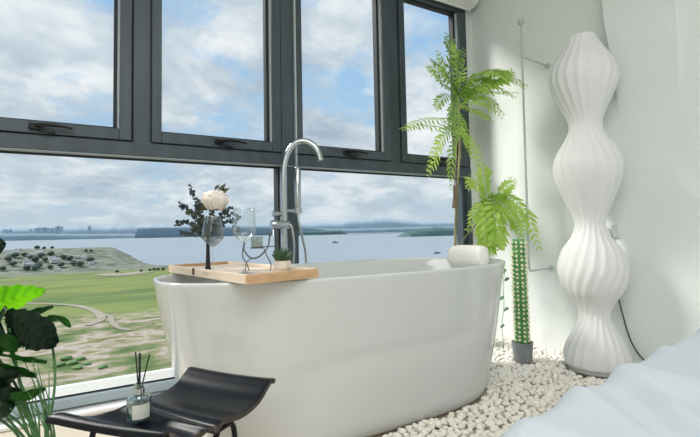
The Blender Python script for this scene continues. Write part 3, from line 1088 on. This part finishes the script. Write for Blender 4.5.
def frond(pts, leng, n, seed, m=None, wid=.30, droop=.14, face=None):
    rr = random.Random(seed)
    path = catmull(pts, 10)
    mb = MB()
    mb.tube(path, [.0022 * (1 - .7 * i / (len(path) - 1)) for i in range(len(path))], 5)
    up0 = Vector(face) if face else Vector((rr.uniform(-.3, .3), -.75, .6))
    M = len(path) - 1
    for i in range(n):
        t = .06 + .94 * i / (n - 1)
        fi = t * M
        j = min(M - 1, int(fi))
        p = path[j].lerp(path[j + 1], fi - j)
        tg = (path[j + 1] - path[j]).normalized()
        nn = (up0 - tg * up0.dot(tg)).normalized()
        sd = tg.cross(nn)
        Ln = leng * (.55 + .45 * math.sin(PI * min(1, .15 + t * .72))) * (1 - .45 * max(0, t - .75) / .25)
        for sgn in (-1, 1):
            d = (sd * sgn + tg * (.55 + .25 * t)).normalized()
            d = (d + Vector((0, 0, -droop)) * rr.uniform(.5, 1.3) + nn * rr.uniform(-.18, .18)).normalized()
            l2 = Ln * rr.uniform(.85, 1.1)
            w = l2 * wid * .5
            s2 = d.cross(nn).normalized()
            a = p
            b1_ = p + d * l2 * .3 + s2 * w
            b2_ = p + d * l2 * .3 - s2 * w
            c1_ = p + d * l2 * .68 + s2 * w * .85 - Vector((0, 0, l2 * .04))
            c2_ = p + d * l2 * .68 - s2 * w * .85 - Vector((0, 0, l2 * .04))
            e_ = p + d * l2 - Vector((0, 0, l2 * .12))
            k0 = len(mb.v)
            mb.v += [a, b1_, b2_, c1_, c2_, e_]
            mb.f += [[k0, k0 + 1, k0 + 2], [k0 + 1, k0 + 3, k0 + 4, k0 + 2], [k0 + 3, k0 + 5, k0 + 4]]
    return mb.build('frond', m or M_FERN, ft, smooth=False)


TYo = TY
# top, in front of the panes
FR = [
    ([(458, 92, -.02), (455, 70, -.05), (450, 50, -.06), (446, 38, -.06)], .058, 14, M_FERN2, (.2, -.9, .2)),
    ([(458, 95, -.02), (450, 78, -.06), (440, 66, -.08), (431, 60, -.08)], .055, 13, M_FERN2, (.2, -.8, .5)),
    ([(459, 90, -.04), (449, 88, -.08), (441, 82, -.10), (437, 74, -.1)], .045, 11, M_FERN2, None),
    ([(459, 98, -.04), (457, 78, -.10), (459, 62, -.12), (464, 50, -.12)], .048, 12, M_FERN2, None),
    ([(461, 92, -.04), (476, 74, -.18), (500, 70, -.32), (525, 84, -.40)], .068, 20, M_FERN, (-.2, -.55, .8)),
    ([(461, 98, -.04), (474, 88, -.15), (494, 86, -.26), (514, 96, -.34)], .062, 18, M_FERN, (-.1, -.5, .8)),
    ([(461, 104, -.04), (472, 97, -.12), (488, 98, -.2), (503, 113, -.26)], .055, 15, M_FERN, (-.1, -.7, .6)),
    ([(460, 104, -.04), (468, 108, -.1), (480, 112, -.15), (492, 121, -.2)], .045, 12, M_FERN, None),
    ([(458, 88, -.03), (455, 100, -.06), (453, 116, -.07), (452, 131, -.07)], .050, 12, M_FERN2, (.1, -1, .1)),
    ([(458, 118, -.03), (442, 119, -.10), (422, 121, -.16), (402, 129, -.2)], .042, 15, M_FERN, (.1, -.6, .7)),
    ([(458, 126, -.03), (446, 134, -.08), (436, 148, -.12), (428, 169, -.14)], .046, 14, M_FERN, (.3, -.8, .4)),
    ([(459, 130, -.03), (453, 146, -.06), (451, 166, -.07), (451, 188, -.07)], .044, 14, M_FERN, (.1, -1, .1)),
    ([(460, 130, -.03), (466, 138, -.06), (472, 150, -.08), (478, 168, -.1)], .038, 12, M_FERN, (-.2, -.9, .2)),
    ([(459, 112, -.03), (462, 122, -.07), (466, 134, -.09), (468, 150, -.1)], .036, 10, M_FERN, None),
    ([(459, 84, -.03), (463, 70, -.08), (458, 56, -.12), (452, 45, -.13)], .050, 12, M_FERN, (.1, -.9, .3)),
    ([(459, 100, -.03), (448, 96, -.08), (440, 100, -.1), (436, 108, -.1)], .045, 11, M_FERN2, None),
    ([(461, 96, -.04), (472, 82, -.14), (486, 78, -.22), (503, 82, -.3)], .060, 15, M_FERN, (-.1, -.7, .7)),
    ([(461, 100, -.04), (476, 92, -.16), (496, 78, -.28), (512, 74, -.34)], .062, 15, M_FERN, (-.1, -.8, .5)),
    ([(459, 94, -.03), (452, 84, -.08), (444, 70, -.11), (438, 52, -.12)], .058, 13, M_FERN2, (.1, -.9, .3)),
    # lower cluster
    ([(488, 202, -.2), (486, 190, -.22), (484, 178, -.24), (482, 164, -.24)], .064, 13, M_FERN, (-.2, -.9, .3)),
    ([(488, 204, -.2), (482, 192, -.22), (474, 184, -.24), (468, 182, -.24)], .050, 11, M_FERN, None),
    ([(489, 200, -.2), (486, 214, -.24), (484, 232, -.26), (486, 252, -.27)], .078, 16, M_FERN, (-.1, -1, .1)),
    ([(489, 200, -.2), (494, 212, -.26), (498, 228, -.3), (500, 247, -.32)], .075, 15, M_FERN, (-.2, -.9, .2)),
    ([(489, 198, -.2), (506, 196, -.3), (526, 212, -.4), (538, 246, -.45)], .064, 17, M_FERN, (-.3, -.6, .7)),
    ([(489, 198, -.2), (498, 194, -.26), (506, 187, -.3), (515, 181, -.34)], .045, 11, M_FERN, None),
    ([(489, 200, -.2), (502, 204, -.28), (514, 218, -.34), (520, 236, -.38)], .06, 14, M_FERN, (-.2, -.8, .4)),
    ([(488, 205, -.2), (480, 206, -.22), (474, 214, -.23), (470, 228, -.23)], .045, 11, M_FERN, None),
]
for i, (pp, ln, n, m, fc_) in enumerate(FR):
    frond([at(a, b, y=TYo + c) for a, b, c in pp], ln * 1.25, n + 1, 100 + i, m, face=fc_)
    if i % 4 != 3:
        rj = random.Random(300 + i)
        jit = [(a + rj.uniform(-6, 6) * (k > 0), b + rj.uniform(-7, 9) * (k > 0), c - .05 * (k > 0)) for k, (a, b, c) in enumerate(pp)]
        frond([at(a, b, y=TYo + c) for a, b, c in jit], ln * 1.15, n, 200 + i, m, face=fc_)

# small trailing vine behind the tub end
vy = 1.92
vt = thing('trailing_vine', at(503, 300, y=vy), 'short trailing vine of small green leaves behind the right end of the bathtub', 'vine')
vpz = at(503, 300, y=vy)
vpath = catmull([Vector((vpz.x - .01, vy, .012)), at(502, 325, y=vy), at(504, 305, y=vy), at(503, 285, y=vy), at(505, 270, y=vy)], 8)
MB().tube(vpath, .002, 6).build('stem', M_STEMG, vt)
for px, py, s_ in ((504.5, 281, 1), (502.5, 299, -1), (504, 311, 1), (503, 327, -1), (505, 272, -1)):
    p = at(px, py, y=vy)
    q = p + Vector((.035 * s_, -.01, .012))
    leafmesh([p, p.lerp(q, .35) + Vector((0, 0, .004)), p.lerp(q, .7) + Vector((0, 0, .003)), q], .016, (0, -.5, .85), nx=5).build('leaf', M_STEMG, vt)

# ================================================================== PEBBLES
pm = []
for v in range(8):
    mb = MB().blob((0, 0, 0), 1, (1, rnd.uniform(.72, .95), rnd.uniform(.55, .75)), 3, .42, 1.25, v + 3)
    me = bpy.data.meshes.new('pebble_shape')
    me.from_pydata([tuple(p) for p in mb.v], [], mb.f)
    me.polygons.foreach_set('use_smooth', [True] * len(me.polygons))
    me.materials.append(M_PEB if v % 2 else M_PEB2)
    pm.append(me)
low = MB().blob((0, 0, 0), 1, (1, .85, .65), 2, .4, 1.2, 5)
lv_ = np.array([tuple(p) for p in low.v])
lf_ = low.f


def in_tub(x, y, g=0.):
    return (abs((x - TC.x + .049) / (A0 + .006 + g)) ** 3.5 + abs((y - TC.y) / (B0 + .006 + g)) ** 3.5) < 1


stones = []
tries = 0
cells = {}
sp_ = .0235
while tries < 60000:
    tries += 1
    x, y = rnd.uniform(.72, XW - .015), rnd.uniform(.62, YW - .085)
    if in_tub(x, y, .008) or math.hypot(x - cb.x, y - cb.y) < .066 or math.hypot(x - LX, y - LY) < .148 or math.hypot(x - fp.x, y - fp.y) < .10 or math.hypot(x - FX, y - FY) < .065:
        continue
    key = (int(x / sp_), int(y / sp_))
    ok = True
    for i in (-1, 0, 1):
        for j in (-1, 0, 1):
            for q in cells.get((key[0] + i, key[1] + j), ()):
                if (q[0] - x) ** 2 + (q[1] - y) ** 2 < sp_ ** 2:
                    ok = False
    if ok:
        cells.setdefault(key, []).append((x, y))
        stones.append((x, y))


def seen(x, y):
    d = Vector((x, y, .02)) - Vector((0, 0, H))
    zc = d.dot(_f)
    px = 350 + SX + F * d.dot(_r2) / zc
    py = 218.5 + SY - F * d.dot(_u2) / zc
    if not (380 < px < 640 and py < 440):
        return False
    if y < TC.y and px < 470 and py < 435 - (px - 380) * .315:
        return False
    if y > 1.5 and px < 495:
        return False
    # bed contour
    if py > 437 - (px - 505) * .60:
        return False
    return True


vis = sorted([s for s in stones if seen(*s)], key=lambda s: s[0] ** 2 + s[1] ** 2)
ind = vis[:300]
inds = set(ind)
for i, (x, y) in enumerate(ind):
    o = bpy.data.objects.new('pebble', pm[i % 8])
    COL.objects.link(o)
    s_ = rnd.uniform(.0125, .0178)
    o.scale = (s_, s_, s_)
    o.location = (x, y, s_ * .55 + rnd.uniform(.006, .012))
    o.rotation_euler = (rnd.uniform(-.35, .35), rnd.uniform(-.35, .35), rnd.uniform(0, 6.28))
    tag(o, 'smooth cream white pebble lying in the bed of pebbles before the bathtub', 'pebble', 'pebbles in front of the bathtub')
allv, allf = [], []
bi = 0
for (x, y) in stones:
    lay = [(x, y, rnd.uniform(.0135, .0195), rnd.uniform(.002, .010))] if (x, y) not in inds else []
    if rnd.random() < .5:
        lay.append((x + rnd.uniform(-.01, .01), y + rnd.uniform(-.01, .01), .013, -.004))
    for (a, b, s_, dz) in lay:
        e = Matrix.Rotation(rnd.uniform(0, 6.28), 3, 'Z') @ Matrix.Rotation(rnd.uniform(-.35, .35), 3, 'X')
        P = lv_ @ np.array(e).T * s_ * (1 + .12 * rnd.uniform(-1, 1)) + np.array([a, b, s_ * .55 + dz])
        P[:, 2] = np.maximum(P[:, 2], .001)
        allv.append(P)
        allf += [[bi + k for k in f] for f in lf_]
        bi += len(P)
me = bpy.data.meshes.new('pebble_bed')
me.from_pydata(np.concatenate(allv).tolist(), [], allf)
me.polygons.foreach_set('use_smooth', [True] * len(me.polygons))
me.materials.append(M_PEB2)
po = bpy.data.objects.new('pebble_bed', me)
COL.objects.link(po)
tag(po, 'remaining smooth white pebbles covering the floor around bathtub, cactus and lamp', 'pebbles', kind='stuff')

# ================================================================== OUTSIDE
GZ = -45.0
M_LAND = bpy.data.materials.new('land')
M_LAND.use_nodes = True
nt = M_LAND.node_tree
N = nt.nodes
B = N['Principled BSDF']
B.inputs['Roughness'].default_value = .95
B.inputs['Specular IOR Level'].default_value = .1
tc = N.new('ShaderNodeTexCoord')


def nz(scale, detail=5, st=None):
    mp_ = N.new('ShaderNodeMapping')
    if st:
        mp_.inputs['Scale'].default_value = st
        mp_.inputs['Rotation'].default_value = (0, 0, R(-6))
    nt.links.new(tc.outputs['Object'], mp_.inputs['Vector'])
    t = N.new('ShaderNodeTexNoise')
    t.inputs['Scale'].default_value = scale
    t.inputs['Detail'].default_value = detail
    t.inputs['Roughness'].default_value = .6
    nt.links.new(mp_.outputs[0], t.inputs['Vector'])
    return t.outputs['Fac']


def ramp(fac, els, ks=1.):
    r = N.new('ShaderNodeValToRGB')
    while len(r.color_ramp.elements) < len(els):
        r.color_ramp.elements.new(.5)
    for e, (p, c_) in zip(r.color_ramp.elements, els):
        e.position = p
        e.color = tuple(q * ks for q in lin(c_)[:3]) + (1,)
    nt.links.new(fac, r.inputs['Fac'])
    return r.outputs['Color']


def mixc(f, a, b):
    m = N.new('ShaderNodeMix')
    m.data_type = 'RGBA'
    nt.links.new(f, m.inputs['Factor'])
    nt.links.new(a, m.inputs['A'])
    nt.links.new(b, m.inputs['B'])
    return m.outputs['Result']


def mrange(v, a, b):
    m = N.new('ShaderNodeMapRange')
    m.inputs['From Min'].default_value = a
    m.inputs['From Max'].default_value = b
    nt.links.new(v, m.inputs['Value'])
    return m.outputs[0]


field = ramp(nz(.012, 6, (.25, 1, 1)), [(.30, '6b8656'), (.42, '8ba062'), (.5, 'a9b56e'), (.58, '8f9f66'), (.7, 'b9b494')], .66)
scrub = ramp(nz(.075, 9, (.7, 1, 1)), [(.30, '587a4a'), (.42, '8a9c66'), (.49, 'c0b494'), (.56, 'e6d8ca'), (.62, 'b9ab85'), (.70, '7c9458')], .66)
vil = ramp(nz(.05, 9, (.6, 1, 1)), [(.3, '4f6154'), (.45, '83907a'), (.55, 'b3b0a2'), (.62, '8a937a'), (.75, '5a6c58')], .72)
sx_ = N.new('ShaderNodeSeparateXYZ')
nt.links.new(tc.outputs['Object'], sx_.inputs[0])
wob = N.new('ShaderNodeMath')
wob.operation = 'MULTIPLY_ADD'
nt.links.new(nz(.02, 4), wob.inputs[0])
wob.inputs[1].default_value = 160
nt.links.new(sx_.outputs['Y'], wob.inputs[2])
ysum = wob.outputs[0]
c1 = mixc(mrange(ysum, 330, 390), scrub, field)
c2 = mixc(mrange(ysum, 690, 760), c1, vil)
nt.links.new(c2, B.inputs['Base Color'])


def land_h(x, y):
    h = GZ
    sh = max(0., min(1., (112 - x) / 84)) ** 2
    b = smooth01((y - 690) / 190) * smooth01((1120 - y) / 160)
    h += (25 + 3 * noise.noise(Vector((x * .02, y * .01, 0)))) * sh * b
    shore = 735 - max(0, x - 90) * 1.6 if x > 90 else 1150 - smooth01((x - 0) / 90) * 415
    h += -8 * smooth01((y - shore + 25) / 50)
    h += .6 * noise.noise(Vector((x * .03, y * .03, 2)))
    return h


pts = []
ys = [18 + 1200 * (i / 150) ** 1.6 for i in range(151)]
xs = [-700 + 16 * i for i in range(20)] + [-380 + 5.5 * i for i in range(110)] + [225 + 20 * i for i in range(20)]
for y in ys:
    pts.append([(x, y, land_h(x, y)) for x in xs])
struct('terrain', MB().grid(pts), M_LAND, origin=(0, 0, 0), angle=180)

M_WATER = mat('lake_water', '9ba6ad', .5, var=.05, scale=.004, stretch=(.3, 1, 1), bump=.15, bscale=.3, spec=.4)
struct('lake', MB().poly([(-16000, 10, -46.5), (22000, 10, -46.5), (22000, 14000, -46.5), (-16000, 14000, -46.5)]), M_WATER, origin=(0, 0, -46.5), smooth=False)

# dirt track winding over the field
M_TRACK = mat('track_dirt', 'aea596', .9, col2='9c927f', scale=.2)


def g(px, py):
    p = at(px, py, z=GZ)
    return Vector((p.x, p.y, land_h(p.x, p.y) + .35))


def ribbon(name, pix, w, m):
    path = catmull([g(*p) for p in pix], 8)
    rows_ = []
    for i, p in enumerate(path):
        t = (path[min(i + 1, len(path) - 1)] - path[max(0, i - 1)]).normalized()
        s_ = Vector((-t.y, t.x, 0)).normalized() * w
        rows_.append([p - s_, p + s_])
    return struct(name, MB().grid(rows_), m)


ribbon('path', [(20, 303.5), (50, 304), (73, 305.5), (88, 309), (99, 314), (101, 319.5), (94, 323.5), (87, 326)], 2.2, M_TRACK)
ribbon('path', [(101, 314), (110, 316), (112, 322), (118, 328), (130, 331)], 1.3, M_TRACK)
ribbon('path', [(104, 274), (118, 275), (132, 273.5), (148, 271.5)], 13, M_TRACK)

# trees and houses of the village
M_TREE = mat('tree_far', '46594e', .9, col2='3a4b47', scale=.3)
M_BUSH = mat('bush_far', '77965f', .9, col2='658a52', scale=.5)
M_HOUSE = mat('house_wall', 'd3d3cc', .8, var=.03)
M_ROOF = mat('house_roof', 'a9acab', .8, var=.1, scale=.2)
tm = []
for v in range(4):
    mb = MB().blob((0, 0, .62), .5, (1.1, 1.0, .85), 2, .5, 2.2, v)
    mb.tube([(0, 0, 0), (0, 0, .5)], .05, 6)
    me = bpy.data.meshes.new('tree_shape')
    me.from_pydata([tuple(p) for p in mb.v], [], mb.f)
    me.polygons.foreach_set('use_smooth', [True] * len(me.polygons))
    me.materials.append(M_TREE if v < 3 else M_BUSH)
    tm.append(me)


def surf(px, py):
    """march the sight line to the terrain"""
    d = at(px, py, y=1.0) - Vector((0, 0, H))
    y = 60.
    while y < 1300:
        p = Vector((d.x * y, y, H + d.z * y))
        if p.z <= land_h(p.x, y):
            return Vector((p.x, y, land_h(p.x, y)))
        y += 4
    return None


PLACED = []


def free(p, r):
    for q, rq in PLACED:
        if (q - p).length < r + rq:
            return False
    PLACED.append((p.copy(), r))
    return True


def tree(px, py, hpx, label, group):
    p = surf(px, py)
    if p is None:
        return
    h = hpx * .8 * p.length / F
    if not free(p, h * .75):
        return
    o = bpy.data.objects.new('tree', tm[rnd.randrange(3)])
    COL.objects.link(o)
    o.location = p - Vector((0, 0, h * .08))
    o.scale = (h * 1.15, h * 1.15, h)
    o.rotation_euler.z = rnd.uniform(0, 6)
    tag(o, label, 'tree', group)


for px, py in ((3, 271), (12, 270), (13, 266.5), (27, 270.5), (36, 271), (38, 268.5), (50, 269.5), (61, 268), (63, 266.8), (73, 266), (76, 265.8), (80, 266.5), (90, 262.5), (35, 262), (45, 262.5), (31, 260), (24, 256.5), (51, 256.5), (41, 258), (63, 259.5), (15, 258), (70, 260.5), (8, 262)):
    tree(px, py, rnd.uniform(4., 6.5), 'dark rounded tree among the houses of the waterside village', 'trees in the village')
for px, py in ((58, 248), (60, 248), (52, 249), (86, 252.5), (91, 252), (44, 249.5), (37, 249.5)):
    tree(px, py, rnd.uniform(3, 4.5), 'small dark tree on the crest of the headland', 'trees on the headland crest')
for px, py in ((150, 271), (146, 271.5), (154, 270.5), (158, 270.5), (163, 270.5), (141, 272), (117, 273), (113, 273.5)):
    tree(px, py, rnd.uniform(3, 4.5), 'low green shoreline tree at the edge of the lake', 'trees on the lake shore')
for px, py in ((65, 362), (72, 364), (80, 362), (87, 366), (95, 364), (59, 368), (78, 369), (102, 368)):
    p = surf(px, py)
    h = rnd.uniform(3, 4.5) * p.length / F
    if not free(p, h * 1.0):
        continue
    o = bpy.data.objects.new('bush', tm[3])
    COL.objects.link(o)
    o.location = p - Vector((0, 0, h * .3))
    o.scale = (h * 2.2, h * 2.0, h * .9)
    o.rotation_euler.z = rnd.uniform(0, 6)
    tag(o, 'low green bush in the rough ground below the window', 'bush', 'bushes below the window')


def house(px, py, wpx, hpx, rot):
    p = surf(px, py)
    if p is None:
        return
    k = p.length / F
    w, d, h = wpx * k / 2, wpx * k * .35, hpx * k
    if not free(p, w * 1.45):
        return
    t = thing('house', p, 'small pale house with a grey roof in the waterside village', 'house', 'houses in the village')
    t['_o'] = tuple(p)
    M3 = Matrix.Rotation(rot, 3, 'Z')
    a, b, u = M3 @ Vector((w, 0, 0)), M3 @ Vector((0, d, 0)), Vector((0, 0, 1))
    MB().obb(p + u * h * .3, a, b, u * h * .3).build('wall', M_HOUSE, t, smooth=False)
    e = p + u * h * .6
    prof_ = [e - a * 1.06 - b * 1.2, e - a * 1.06 + u * h * .4, e - a * 1.06 + b * 1.2]
    MB().prism(prof_, a * 2.12).build('roof', M_ROOF, t, smooth=False)


for px, py, w, h in ((48, 263.5, 6, 4), (55, 263, 7, 4), (62, 263, 5, 4), (70, 262.5, 6, 3.5), (84, 260, 4, 4), (20, 265, 6, 3.5), (27, 264.5, 5, 4), (6, 260, 7, 3.5), (12, 259.5, 5, 3), (22, 259, 6, 3.5), (33, 256.5, 5, 3), (40, 254.5, 5, 2.6), (47, 253.5, 4, 2.6), (16, 254, 5, 2.6), (9, 256, 4, 2.6), (57, 256, 4, 2.6), (30, 266.5, 5, 3), (66, 257, 4, 2.6), (77, 258.5, 4.5, 2.6), (52, 260, 5, 2.8), (42, 261, 4, 2.8), (91, 265, 4, 3), (58, 271.5, 4, 3), (44, 271, 4, 2.6), (19, 270.5, 4, 2.8), (3, 256, 5, 2.6), (18, 251, 4, 2.2)):
    house(px, py, w, h, rnd.uniform(-.4, .4))


# far shores: ridges of land at real distances
def ridge(name, dist_y, tops, base_z, depth, m, rough=1.2):
    pts_f = []
    for px, py in tops:
        p = at(px, py, y=dist_y)
        pts_f.append(Vector((p.x, dist_y, p.z)))
    fine = []
    for a, b in zip(pts_f, pts_f[1:]):
        n = max(2, int((b - a).length / (dist_y * .004)))
        for k_ in range(n):
            q = a.lerp(b, k_ / n)
            q.z += rough * dist_y / F * noise.noise(Vector((q.x / dist_y * 90, dist_y, 0)))
            fine.append(q)
    fine.append(pts_f[-1])
    rows_ = [[Vector((q.x, dist_y - depth, base_z)) for q in fine],
             [Vector((q.x, dist_y - depth * .8, base_z + (q.z - base_z) * .55)) for q in fine],
             fine,
             [Vector((q.x, dist_y + depth, base_z)) for q in fine]]
    return struct(name, MB().grid(rows_), m, angle=180)


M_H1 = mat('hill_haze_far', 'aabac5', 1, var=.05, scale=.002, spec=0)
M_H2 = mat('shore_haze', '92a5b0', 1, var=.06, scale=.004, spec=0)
M_H3 = mat('shore_wooded', '8095a2', 1, var=.06, scale=.01, spec=0)  # distance haze mixed into the colour of the woods
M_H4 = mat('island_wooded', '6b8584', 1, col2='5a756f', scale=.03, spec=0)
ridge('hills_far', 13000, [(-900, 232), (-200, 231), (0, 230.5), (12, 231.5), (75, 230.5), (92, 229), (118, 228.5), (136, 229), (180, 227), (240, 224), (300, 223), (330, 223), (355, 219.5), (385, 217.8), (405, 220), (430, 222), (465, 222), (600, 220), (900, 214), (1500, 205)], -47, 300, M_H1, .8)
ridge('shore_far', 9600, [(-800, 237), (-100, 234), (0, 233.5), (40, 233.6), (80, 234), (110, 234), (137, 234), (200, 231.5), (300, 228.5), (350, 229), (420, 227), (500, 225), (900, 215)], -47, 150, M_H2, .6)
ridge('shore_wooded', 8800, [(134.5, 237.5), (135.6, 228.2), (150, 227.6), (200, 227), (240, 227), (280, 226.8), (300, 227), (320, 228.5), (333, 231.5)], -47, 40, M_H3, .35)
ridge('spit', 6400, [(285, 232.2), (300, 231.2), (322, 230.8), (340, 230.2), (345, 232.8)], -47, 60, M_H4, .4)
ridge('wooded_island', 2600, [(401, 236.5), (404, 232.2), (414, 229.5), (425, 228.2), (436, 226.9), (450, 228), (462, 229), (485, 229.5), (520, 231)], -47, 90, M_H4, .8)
pa, pb2 = at(345, 233.8, y=6000), at(403, 232.9, y=6000)
cz = MB().box(pa.x, pb2.x, 5970, 6030, -47, -41)
tag(cz.build('causeway', M_H3), 'long low causeway crossing the lake toward the wooded island', 'causeway')

# far towers
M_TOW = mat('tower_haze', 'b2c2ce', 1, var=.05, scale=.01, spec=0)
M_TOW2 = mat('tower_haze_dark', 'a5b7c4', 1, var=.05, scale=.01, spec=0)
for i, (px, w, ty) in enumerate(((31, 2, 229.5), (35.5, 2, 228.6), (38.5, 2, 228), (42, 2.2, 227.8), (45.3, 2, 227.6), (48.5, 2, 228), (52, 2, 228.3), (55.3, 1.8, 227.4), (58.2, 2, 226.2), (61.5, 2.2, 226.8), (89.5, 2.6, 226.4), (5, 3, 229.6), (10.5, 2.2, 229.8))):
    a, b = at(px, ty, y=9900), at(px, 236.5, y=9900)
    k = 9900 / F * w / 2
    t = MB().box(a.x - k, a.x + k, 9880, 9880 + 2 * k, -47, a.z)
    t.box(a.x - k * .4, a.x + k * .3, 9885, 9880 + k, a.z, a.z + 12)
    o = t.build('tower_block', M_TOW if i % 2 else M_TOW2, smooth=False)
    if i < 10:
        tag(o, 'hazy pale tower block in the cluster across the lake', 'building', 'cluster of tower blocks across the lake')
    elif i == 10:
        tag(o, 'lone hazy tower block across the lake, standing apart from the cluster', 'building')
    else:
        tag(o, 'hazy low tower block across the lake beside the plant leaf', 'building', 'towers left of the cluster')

# boats
M_BOAT = mat('boat_hull', '6f7f88', .7)
M_BOATC = mat('boat_cabin', '8d9aa2', .7)
for px, py, w, lab in ((335, 243, 7, 'small grey boat on the lake beyond the faucet'), (437, 253.5, 8, 'small dark boat on the lake near the trunk of the feathery plant')):
    p = at(px, py, z=-46.4)
    k = p.length / F
    bt = thing('boat', p, lab, 'boat')
    l_, h_ = w * k / 2, k * 1.0
    hull = [p + Vector((-l_, 0, h_)), p + Vector((-l_ * .8, 0, 0)), p + Vector((l_ * .8, 0, 0)), p + Vector((l_, 0, h_))]
    MB().prism([q - Vector((0, l_ * .25, 0)) for q in hull], (0, l_ * .5, 0)).build('hull', M_BOAT, bt, smooth=False)
    MB().obb(p + Vector((-l_ * .1, 0, h_ * 1.4)), Vector((l_ * .35, 0, 0)), Vector((0, l_ * .18, 0)), Vector((0, 0, h_ * .45))).build('cabin', M_BOATC, bt, smooth=False)

# ================================================================== WORLD
w = bpy.data.worlds.new('sky')
sc.world = w
w.use_nodes = True
nt = w.node_tree
N = nt.nodes
bg = N['Background']
tc = N.new('ShaderNodeTexCoord')
sx_ = N.new('ShaderNodeSeparateXYZ')
nt.links.new(tc.outputs['Generated'], sx_.inputs[0])
Z = sx_.outputs['Z']


def mth(op, a, b=None):
    m = N.new('ShaderNodeMath')
    m.operation = op
    for i, q in enumerate((a, b)):
        if q is None:
            continue
        if isinstance(q, (int, float)):
            m.inputs[i].default_value = q
        else:
            nt.links.new(q, m.inputs[i])
    return m.outputs[0]


zz = mth('ADD', mth('MAXIMUM', Z, 0.0), .30)
cu = N.new('ShaderNodeCombineXYZ')
nt.links.new(mth('DIVIDE', sx_.outputs['X'], zz), cu.inputs[0])
nt.links.new(mth('DIVIDE', sx_.outputs['Y'], zz), cu.inputs[1])
cu.inputs[2].default_value = 1.3


def wnoise(scale, detail, off, rough=.55):
    mp_ = N.new('ShaderNodeMapping')
    mp_.inputs['Location'].default_value = off
    nt.links.new(cu.outputs[0], mp_.inputs['Vector'])
    t = N.new('ShaderNodeTexNoise')
    t.inputs['Scale'].default_value = scale
    t.inputs['Detail'].default_value = detail
    t.inputs['Roughness'].default_value = rough
    t.inputs['Distortion'].default_value = .15
    nt.links.new(mp_.outputs[0], t.inputs['Vector'])
    return t.outputs['Fac']


skyb = ramp(Z, [(0.0, 'c3d3de'), (.10, 'b4cde0'), (.28, 'a8cdec'), (.5, '96c2ec'), (1.0, '78acdf')])
cov = wnoise(2.1, 12, (3.4, 1.2, 0), .62)
cmask = ramp(cov, [(.40, '000000'), (.51, 'ffffff')])
shade = wnoise(2.8, 12, (8.2, 5.1, 2.), .62)
ccol = ramp(shade, [(.32, 'a9bccd'), (.46, 'c9d6e0'), (.56, 'e6edf2'), (.68, 'f8fafb')])
skyc = mixc(cmask, skyb, ccol)
# haze near the horizon
hz = ramp(Z, [(0.0, 'ffffff'), (.05, 'a0a0a0'), (.16, '000000')])
hcol = ramp(Z, [(0.0, 'b4c9d6'), (.05, 'c2d3de'), (1.0, 'c2d3de')])
hm = mth('MULTIPLY', hz, .8)
final = mixc(hm, skyc, hcol)
# below the horizon: ground tone
gm = mrange(Z, -.02, 0)
gcol = N.new('ShaderNodeRGB')
gcol.outputs[0].default_value = lin('8f9c86')
final = mixc(gm, gcol.outputs[0], final)
nt.links.new(final, bg.inputs['Color'])
bg.inputs['Strength'].default_value = 1.0

# ================================================================== LIGHTS
sun = bpy.data.lights.new('sun', 'SUN')
sun.energy = 3.8
sun.angle = R(16.0)
sun.color = (1, .96, .9)
so = bpy.data.objects.new('sun', sun)
COL.objects.link(so)
so.rotation_euler = Vector((.58, -.50, -.64)).to_track_quat('-Z', 'Y').to_euler()


def area(name, loc, target, sx__, sy__, e, col=(1, 1, 1), portal=False):
    l = bpy.data.lights.new(name, 'AREA')
    l.shape = 'RECTANGLE'
    l.size = sx__
    l.size_y = sy__
    l.energy = e
    l.color = col
    if portal:
        l.cycles.is_portal = True
    o = bpy.data.objects.new(name, l)
    COL.objects.link(o)
    o.location = loc
    o.rotation_euler = (Vector(target) - Vector(loc)).to_track_quat('-Z', 'Y').to_euler()
    return o


area('window_portal', (.2, YW + .14, 1.2), (.2, 0, 1.2), 4.4, 2.4, 1, portal=True)
area('ceiling_fill', (-.2, -.6, 2.70), (-.2, -.6, 0), 2.6, 2.0, 58, (.985, 1, .99))  # unseen area light added under the ceiling to fill the room
area('room_fill', (-1.6, -1.6, 2.2), (1.2, 1.4, .5), 1.2, 1.2, 9, (.985, 1, .99))  # extra fill added behind the camera, no lamp stands there

sc.view_settings.view_transform = 'Standard'
sc.view_settings.look = 'None'
sc.view_settings.exposure = 0
sc.cycles.use_denoising = True
sc.cycles.max_bounces = 10
sc.cycles.transparent_max_bounces = 24
sc.cycles.sample_clamp_indirect = 6
sc.cycles.caustics_reflective = False
sc.cycles.caustics_refractive = False
for o in bpy.data.objects:
    if '_o' in o:
        del o['_o']
